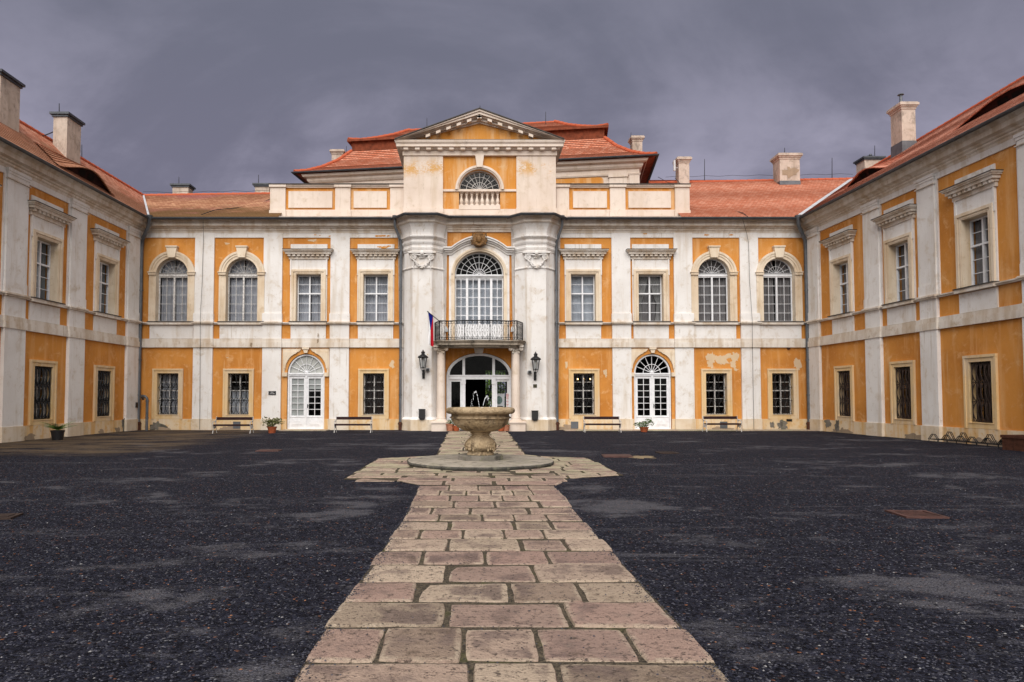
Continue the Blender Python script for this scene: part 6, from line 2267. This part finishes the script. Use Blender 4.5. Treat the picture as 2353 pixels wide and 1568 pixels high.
# small cameras, boxes, plaque
for px, py, sg, lab in ((983.5, 850.5, 1, 'small black camera on the wall beside the lantern under the flag'), (1216.5, 856, -1, 'small black camera on the wall beside the lantern above the plaque')):
    n = .76
    t = root('security_camera', (fX(px, py, n), D - n, fZ(py, n)), lab, 'camera', 'cameras beside the lanterns')
    m = MB(); m.lathe((0, 0, 0), [(.11, 0), (.11, .02), (.09, .05), (.001, .055)], 16)
    m.v = [Vector((v.x, -v.z, v.y)) for v in m.v]
    m.build('mount', 'grey_plastic', t)
    m = MB(); m.box(LOC, -.06, .06, -.06, .06, .04, .22)
    m.tube([(0, -.22, 0), (0, -.235, 0)], .04, 10)
    m.build('housing', 'black_plastic', t)
for px, py0, py1, lab in ((970.3, 940, 962, 'black mail box on the plinth below the lantern left of the entrance'), (1228.5, 943.5, 964, 'black mail box on the plinth below the lantern right of the entrance')):
    n = .76
    t = root('mail_box', (fX(px, 950, n), D - n, fZ(py1, n)), lab, 'mail box', 'mail boxes beside the entrance')
    h = fZ(py0, n) - fZ(py1, n)
    m = MB(); m.box(LOC, -.14, .14, 0, h - .03, .06, .20)
    m.plate(LOC, [[(-.12, .0), (.12, 0), (.08, -.05), (-.08, -.05)]], .06, .18, True)
    m.box(LOC, -.03, .03, .05, h - .1, -.05, .06)
    m.build('box', 'black_plastic', t)
    m = MB(); m.box(LOC, -.155, .155, h - .03, h, .05, .225)
    m.build('lid', 'black_plastic', t)
n = .752
t = root('wall_plaque', (fX(1229.4, 887, n), D - n, fZ(891, n)), 'small dark bronze plaque below the right lantern', 'plaque')
m = MB(); m.box(LOC, -.085, .085, 0, .15, 0, .02); m.build('plate', 'bronze_plate', t)
t = root('wall_sign', (fX(625.8, 903.5, .1), D - .108, fZ(903.5, .1)), 'black sign reading WC with a white arrow on the white pilaster', 'sign')
m = MB(); m.box(LOC, -.17, .17, -.088, .088, 0, .018); m.build('board', 'black_plastic', t)
cu_ = bpy.data.curves.new('wc', 'FONT')
cu_.body = 'WC'; cu_.size = .075; cu_.align_x = 'CENTER'; cu_.align_y = 'CENTER'
tmp = bpy.data.objects.new('tmp', cu_); COL.objects.link(tmp)
bpy.context.view_layer.update()
me = bpy.data.meshes.new_from_object(tmp.evaluated_get(bpy.context.evaluated_depsgraph_get()))
bpy.data.objects.remove(tmp)
m = MB()
for p in me.polygons:
    m.face([Vector((me.vertices[i].co.x, -.0195, me.vertices[i].co.y + .032)) for i in p.vertices])
m.box(LOC, -.11, .08, -.040, -.028, .018, .0195)
m.plate(LOC, [[(.07, -.055), (.12, -.034), (.07, -.013)]], .018, .0195)
m.build('lettering', 'flag_white', t)
q = FL.p(-.42, 0, .107)
t = root('alarm_box', (q.x, q.y, at(PX0, 931, 31).z), 'small black box on the corner pilaster of the left wing', 'box', rz=R(88))
m = MB(); m.box(LOC, -.06, .06, -.12, .12, 0, .07); m.box(LOC, -.04, .04, .03, .09, .07, .078); m.build('body', 'black_plastic', t)
# bent standpipe in the left corner
t = root('vent_pipe', (fX(337.5, 960, .8), D - .8, 0), 'grey hooked pipe standing beside the left corner downpipe', 'pipe')
m = MB()
z_ = fZ(915, .8)
r0_ = .19
m.tube([(0, 0, -.02), (0, 0, z_ - .1)] + [(-r0_ + r0_ * math.cos(PI * .5 * i / 6), 0, z_ - .1 + r0_ * math.sin(PI * .5 * i / 6)) for i in range(1, 7)] + [(-.36, .25, z_ + .08), (-.42, .5, z_ - .05)], .06, 12)
m.tube([(0, 0, .55), (0, 0, .6)], .075, 12); m.tube([(0, 0, z_ - .16), (0, 0, z_ - .11)], .075, 12)
m.build('pipe', 'zinc', t, smooth=45)

# flag on a slanting pole at the balcony corner
n0_, n1_ = 1.45, 2.0
A_ = Vector((fX(1013, 738, n0_), D - n0_, fZ(741, n0_)))
B_ = Vector((fX(983, 717, n1_), D - n1_, fZ(716.5, n1_)))
t = root('flag', A_, 'blue, red and white flag hanging from a slanting pole at the balcony corner', 'flag')
ORG[t] = A_.copy()
m = MB(); m.tube([A_, B_], .018, 8); m.ball(B_, .03, 8)
m.build('pole', 'black_iron', t)
dirp = (A_ - B_)
C0, C1 = B_ + dirp * .02, B_ + dirp * .40
ct = MB()
dropL = fZ(717, 1.9) - fZ(792, 1.9)
dropR = fZ(729, 1.8) - fZ(799.5, 1.8)
K = 40
cols = 8
for lo, hi, mi in (('0', 'c1', 2), ('c1', 'c2', 0), ('c2', '1', 1)):
    rows = []
    for j in range(K + 1):
        b = j / K
        c1 = .56 * min(1, b / .52); c2 = 1 - (1 - .56) * min(1, b / .52)
        a0_ = {'0': 0, 'c1': c1, 'c2': c2}[lo]; a1_ = {'c1': c1, 'c2': c2, '1': 1}[hi]
        row = []
        for i in range(cols + 1):
            a = a0_ + (a1_ - a0_) * i / cols
            p = C0 + (C1 - C0) * a
            z = -(dropL + (dropR - dropL) * a) * b
            wob_ = .03 * math.sin(a * 7 + b * 2) * b
            row.append(p + Vector((-.02 * b + wob_ * .4 + .03 * b * a, wob_ * 2, z)))
        rows.append(row)
    ct.grid(rows, mi=mi)
ct.build('cloth', ['flag_blue', 'flag_red', 'flag_white'], t, recalc=False)
# small floodlights on the wall behind the railing
for px, lab in ((1035.5, 'small white floodlight on the orange strip left of the balcony window'), (1165.5, 'small white floodlight on the orange strip right of the balcony window')):
    px = 1025.5 if px < 1100 else 1177
    t = root('wall_floodlight', (fX(px, 757, .3), D - NC, fZ(757, .3)), lab, 'floodlight', 'floodlights behind the balcony railing')
    m = MB(); m.tube([(0, 0, .12), (0, -.10, .08)], .02, 6); m.lathe((0, -.14, -.12), [(.03, .24), (.075, .12), (.085, .0), (.001, -.01)], 12)
    m.build('lamp', 'grey_plastic', t)

# ================================================================ chandelier in the ground floor window
c = Vector((fX(1342, 875, -.8), D + .8, fZ(875, -.8)))
t = root('chandelier', c, 'lit brass chandelier seen through the barred window right of the entrance', 'chandelier')
m = MB()
m.tube([(0, 0, .9), (0, 0, .1)], .012, 6); m.ball((0, 0, .05), .06, 10); m.ball((0, 0, -.1), .04, 8)
g_ = MB()
for k in range(6):
    a = k * PI / 3 + .3
    m.tube([(0, 0, .0), (.15 * math.cos(a), .15 * math.sin(a), -.10), (.30 * math.cos(a), .30 * math.sin(a), -.04), (.34 * math.cos(a), .34 * math.sin(a), .03)], .012, 6)
    g_.ball((.34 * math.cos(a), .34 * math.sin(a), .075), .017, 8, (1, 1, 1.9))
m.build('arms', 'brass', t, smooth=50)
g_.build('bulbs', 'lamp_glow', t)

# ================================================================ bicycle racks, planter at the right wing
def make_rack(n):
    t = root('bicycle_rack', (0, 0, 0), 'x', 'bicycle rack')
    m = MB()
    L = 1.62
    r = .0125
    m.tube([(-L / 2, 0, -.02), (-L / 2, 0, .10), (L / 2, 0, .10), (L / 2, 0, -.02)], r, 5)
    m.tube([(-L / 2, .32, .10), (L / 2, .32, .10)], r, 5)
    for sg in (-1, 1): m.tube([(sg * L / 2, 0, .10), (sg * L / 2, .32, .10), (sg * L / 2, .32, -.02)], r, 5)
    for x in (-L / 4, 0, L / 4): m.tube([(x, 0, .1), (x, 0, -.02)], r, 5); m.tube([(x, .32, .1), (x, .32, -.02)], r, 5)
    m.build('base_frame', 'black_iron', t)
    for i in range(5):
        x = -L / 2 + .22 + i * (L - .44) / 4
        h = .27 if i % 2 == 0 else .36
        y = 0.0 if i % 2 == 0 else .32
        m = MB()
        for dx in (-.035, .035):
            m.tube([(x + dx - .22, y, .10), (x + dx - .05, y, h), (x + dx + .05, y, h), (x + dx + .22, y, .10)], r, 5)
        m.build('wheel_loop', 'black_iron', t)
    return t
r0 = make_rack(5)
pr0, pr1, pr2 = ground(2128, 1011.5), ground(2212, 1018), ground(2322, 1027)
fw = FRW.U
base = FRW.p(7.15, 0, .55)
for i, (u, lab) in enumerate(((9.4, 'low black bicycle rack at the right wing, farther from the planter'), (11.05, 'low black bicycle rack at the right wing, next to the brown planter'))):
    o = r0 if i == 0 else copy_tree(r0)
    p = FRW.p(u, 0, .62)
    o.location = (p.x, p.y, gz(p.x, p.y))
    o.rotation_euler = (0, 0, math.atan2(FRW.U.y, FRW.U.x))
    o['label'] = lab
    o['group'] = 'bicycle racks at the right wing'
p = FRW.p(12.85, 0, .62)
t = root('planter', (p.x, p.y, gz(p.x, p.y)), 'dark brown wooden planter at the foot of the right wing, cut by the photo edge', 'planter', rz=math.atan2(FRW.U.y, FRW.U.x))
m = MB()
m.plate(FLAT, [rect(-.9, .9, -.30, .30), rect(-.84, .84, -.24, .24)], 0, .40)
m.box(LOC, -.93, .93, .34, .42, .27, .33); m.box(LOC, -.93, .93, .34, .42, -.33, -.27)
m.box(LOC, -.93, -.87, .34, .42, -.27, .27); m.box(LOC, .87, .93, .34, .42, -.27, .27)
m.box(LOC, -.92, .92, .16, .18, .30, .305)
m.build('box', 'rust_brown', t)
m = MB(); m.box(LOC, -.84, .84, .05, .34, -.24, .24); m.build('soil', 'soil', t)

# ================================================================ garden seen through the passage
for i, (px, Y, h_, r_) in enumerate(((1118, 60, 5.2, 2.3), (1150, 63, 6.4, 2.8), (1186, 60, 5.6, 2.3), (1098, 64, 6, 2.4))):
    x = (px - PX0) / FPX * Y
    lab = ('round bright green tree seen through the passage behind the entrance, left of its neighbour', 'tall bright green tree in the middle of those behind the passage', 'bright green tree behind the passage, seen through the right side light', 'green tree mostly hidden by the passage wall')[i]
    t = root('garden_tree', (x, Y, 0), lab, 'tree', 'trees behind the palace')
    m = MB(); m.tube([(0, 0, -.05), (.05, 0, 1.0), (0, .05, 2.4)], [.16, .12, .06], 8)
    for k in range(5): m.tube([(0, 0, 1.2), (math.cos(k * 1.3) * r_ * .6, math.sin(k * 1.3) * r_ * .6, 2.2 + .3 * k)], [.06, .02], 6)
    m.build('trunk', 'dark_wood', t)
    m = MB()
    for k in range(16):
        rr = random.Random(i * 50 + k)
        leafy(m, (rr.uniform(-1, 1) * r_ * .7, rr.uniform(-1, 1) * r_ * .7, rr.uniform(.7, h_ - .6)), 1.0, 170, .22, i * 31 + k)
    m.build('crown', 'leaf_garden', t, recalc=False)

# ================================================================ camera, light, sky
cam = bpy.data.cameras.new('camera')
cam.lens = FPX / W0 * 36.0
cam.sensor_width = 36.0
cam.sensor_fit = 'HORIZONTAL'
cam.shift_x = (W0 / 2 - PX0) / W0
cam.shift_y = (PY0 - H0 / 2) / W0
cam.clip_end = 2000
co_ = bpy.data.objects.new('camera', cam)
co_.location = (0, 0, EYE)
co_.rotation_euler = (PI / 2 + TH, 0, 0)
COL.objects.link(co_)
scene.camera = co_

EL, AZ = R(46), R(188)      # high behind the viewer, a little to the left
sd_ = bpy.data.lights.new('sun', 'SUN')
sd_.energy = SUN
sd_.angle = R(62)
sd_.color = (1.0, .955, .90)
so = bpy.data.objects.new('sun', sd_)
so.rotation_euler = (PI / 2 - EL, 0, PI - AZ)
so.location = (0, -20, 40)
COL.objects.link(so)

wd = bpy.data.worlds.new('World')
scene.world = wd
wd.use_nodes = True
nt = wd.node_tree
nt.nodes.clear()
g = G.__new__(G)
g.nt = nt
out = g.n('ShaderNodeOutputWorld'); bg = g.n('ShaderNodeBackground')
sky = g.n('ShaderNodeTexSky', sky_type='NISHITA')
sky.sun_disc = False
sky.sun_elevation = EL
sky.sun_rotation = AZ
sky.dust_density = 3
tc = g.n('ShaderNodeTexCoord')
g.co = tc.outputs['Generated']
sx = g.n('ShaderNodeSeparateXYZ'); g.set(sx.inputs[0], g.co)
zc_ = g.math('MAXIMUM', g.math('ADD', sx.outputs[2], .42), .05)
cb_ = g.n('ShaderNodeCombineXYZ')
g.set(cb_.inputs[0], g.math('DIVIDE', sx.outputs[0], zc_)); g.set(cb_.inputs[1], g.math('DIVIDE', sx.outputs[1], zc_))
uvc = cb_.outputs[0]
n1 = g.noise(2.3, 7, .56, g.vec((.75, 1.0, 1), uvc, loc=(1.7, .6, 0), rot=(0, 0, .35)), .9)
n2 = g.noise(6.5, 7, .62, g.vec((.7, 1, 1), uvc, loc=(3, 1, 0), rot=(0, 0, .35)), .3)
f = g.math('ADD', g.math('MULTIPLY', n1, .72), g.math('MULTIPLY', n2, .28))
cl = g.mix(g.ramp(f, .38, .63), SKY_DARK, SKY_LIGHT)
# thicker, bluer deck overhead
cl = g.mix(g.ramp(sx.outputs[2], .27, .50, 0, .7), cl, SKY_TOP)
# unseen sky at the zenith and behind the viewer, brightened to light the wings
cl = g.mix(g.ramp(sx.outputs[2], .55, .85), cl, SKY_ZENITH_FILL)
cl = g.mix(g.ramp(sx.outputs[1], -.02, -.5), cl, SKY_BACK_FILL)
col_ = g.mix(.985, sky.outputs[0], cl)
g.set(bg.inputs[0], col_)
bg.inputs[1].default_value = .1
nt.links.new(bg.outputs[0], out.inputs[0])

scene.view_settings.view_transform = 'Standard'
scene.view_settings.look = 'None'
scene.view_settings.exposure = EXPO
scene.view_settings.gamma = 1
scene.render.resolution_x = 1024
scene.render.resolution_y = 682
scene.cycles.max_bounces = 6
scene.cycles.transparent_max_bounces = 12
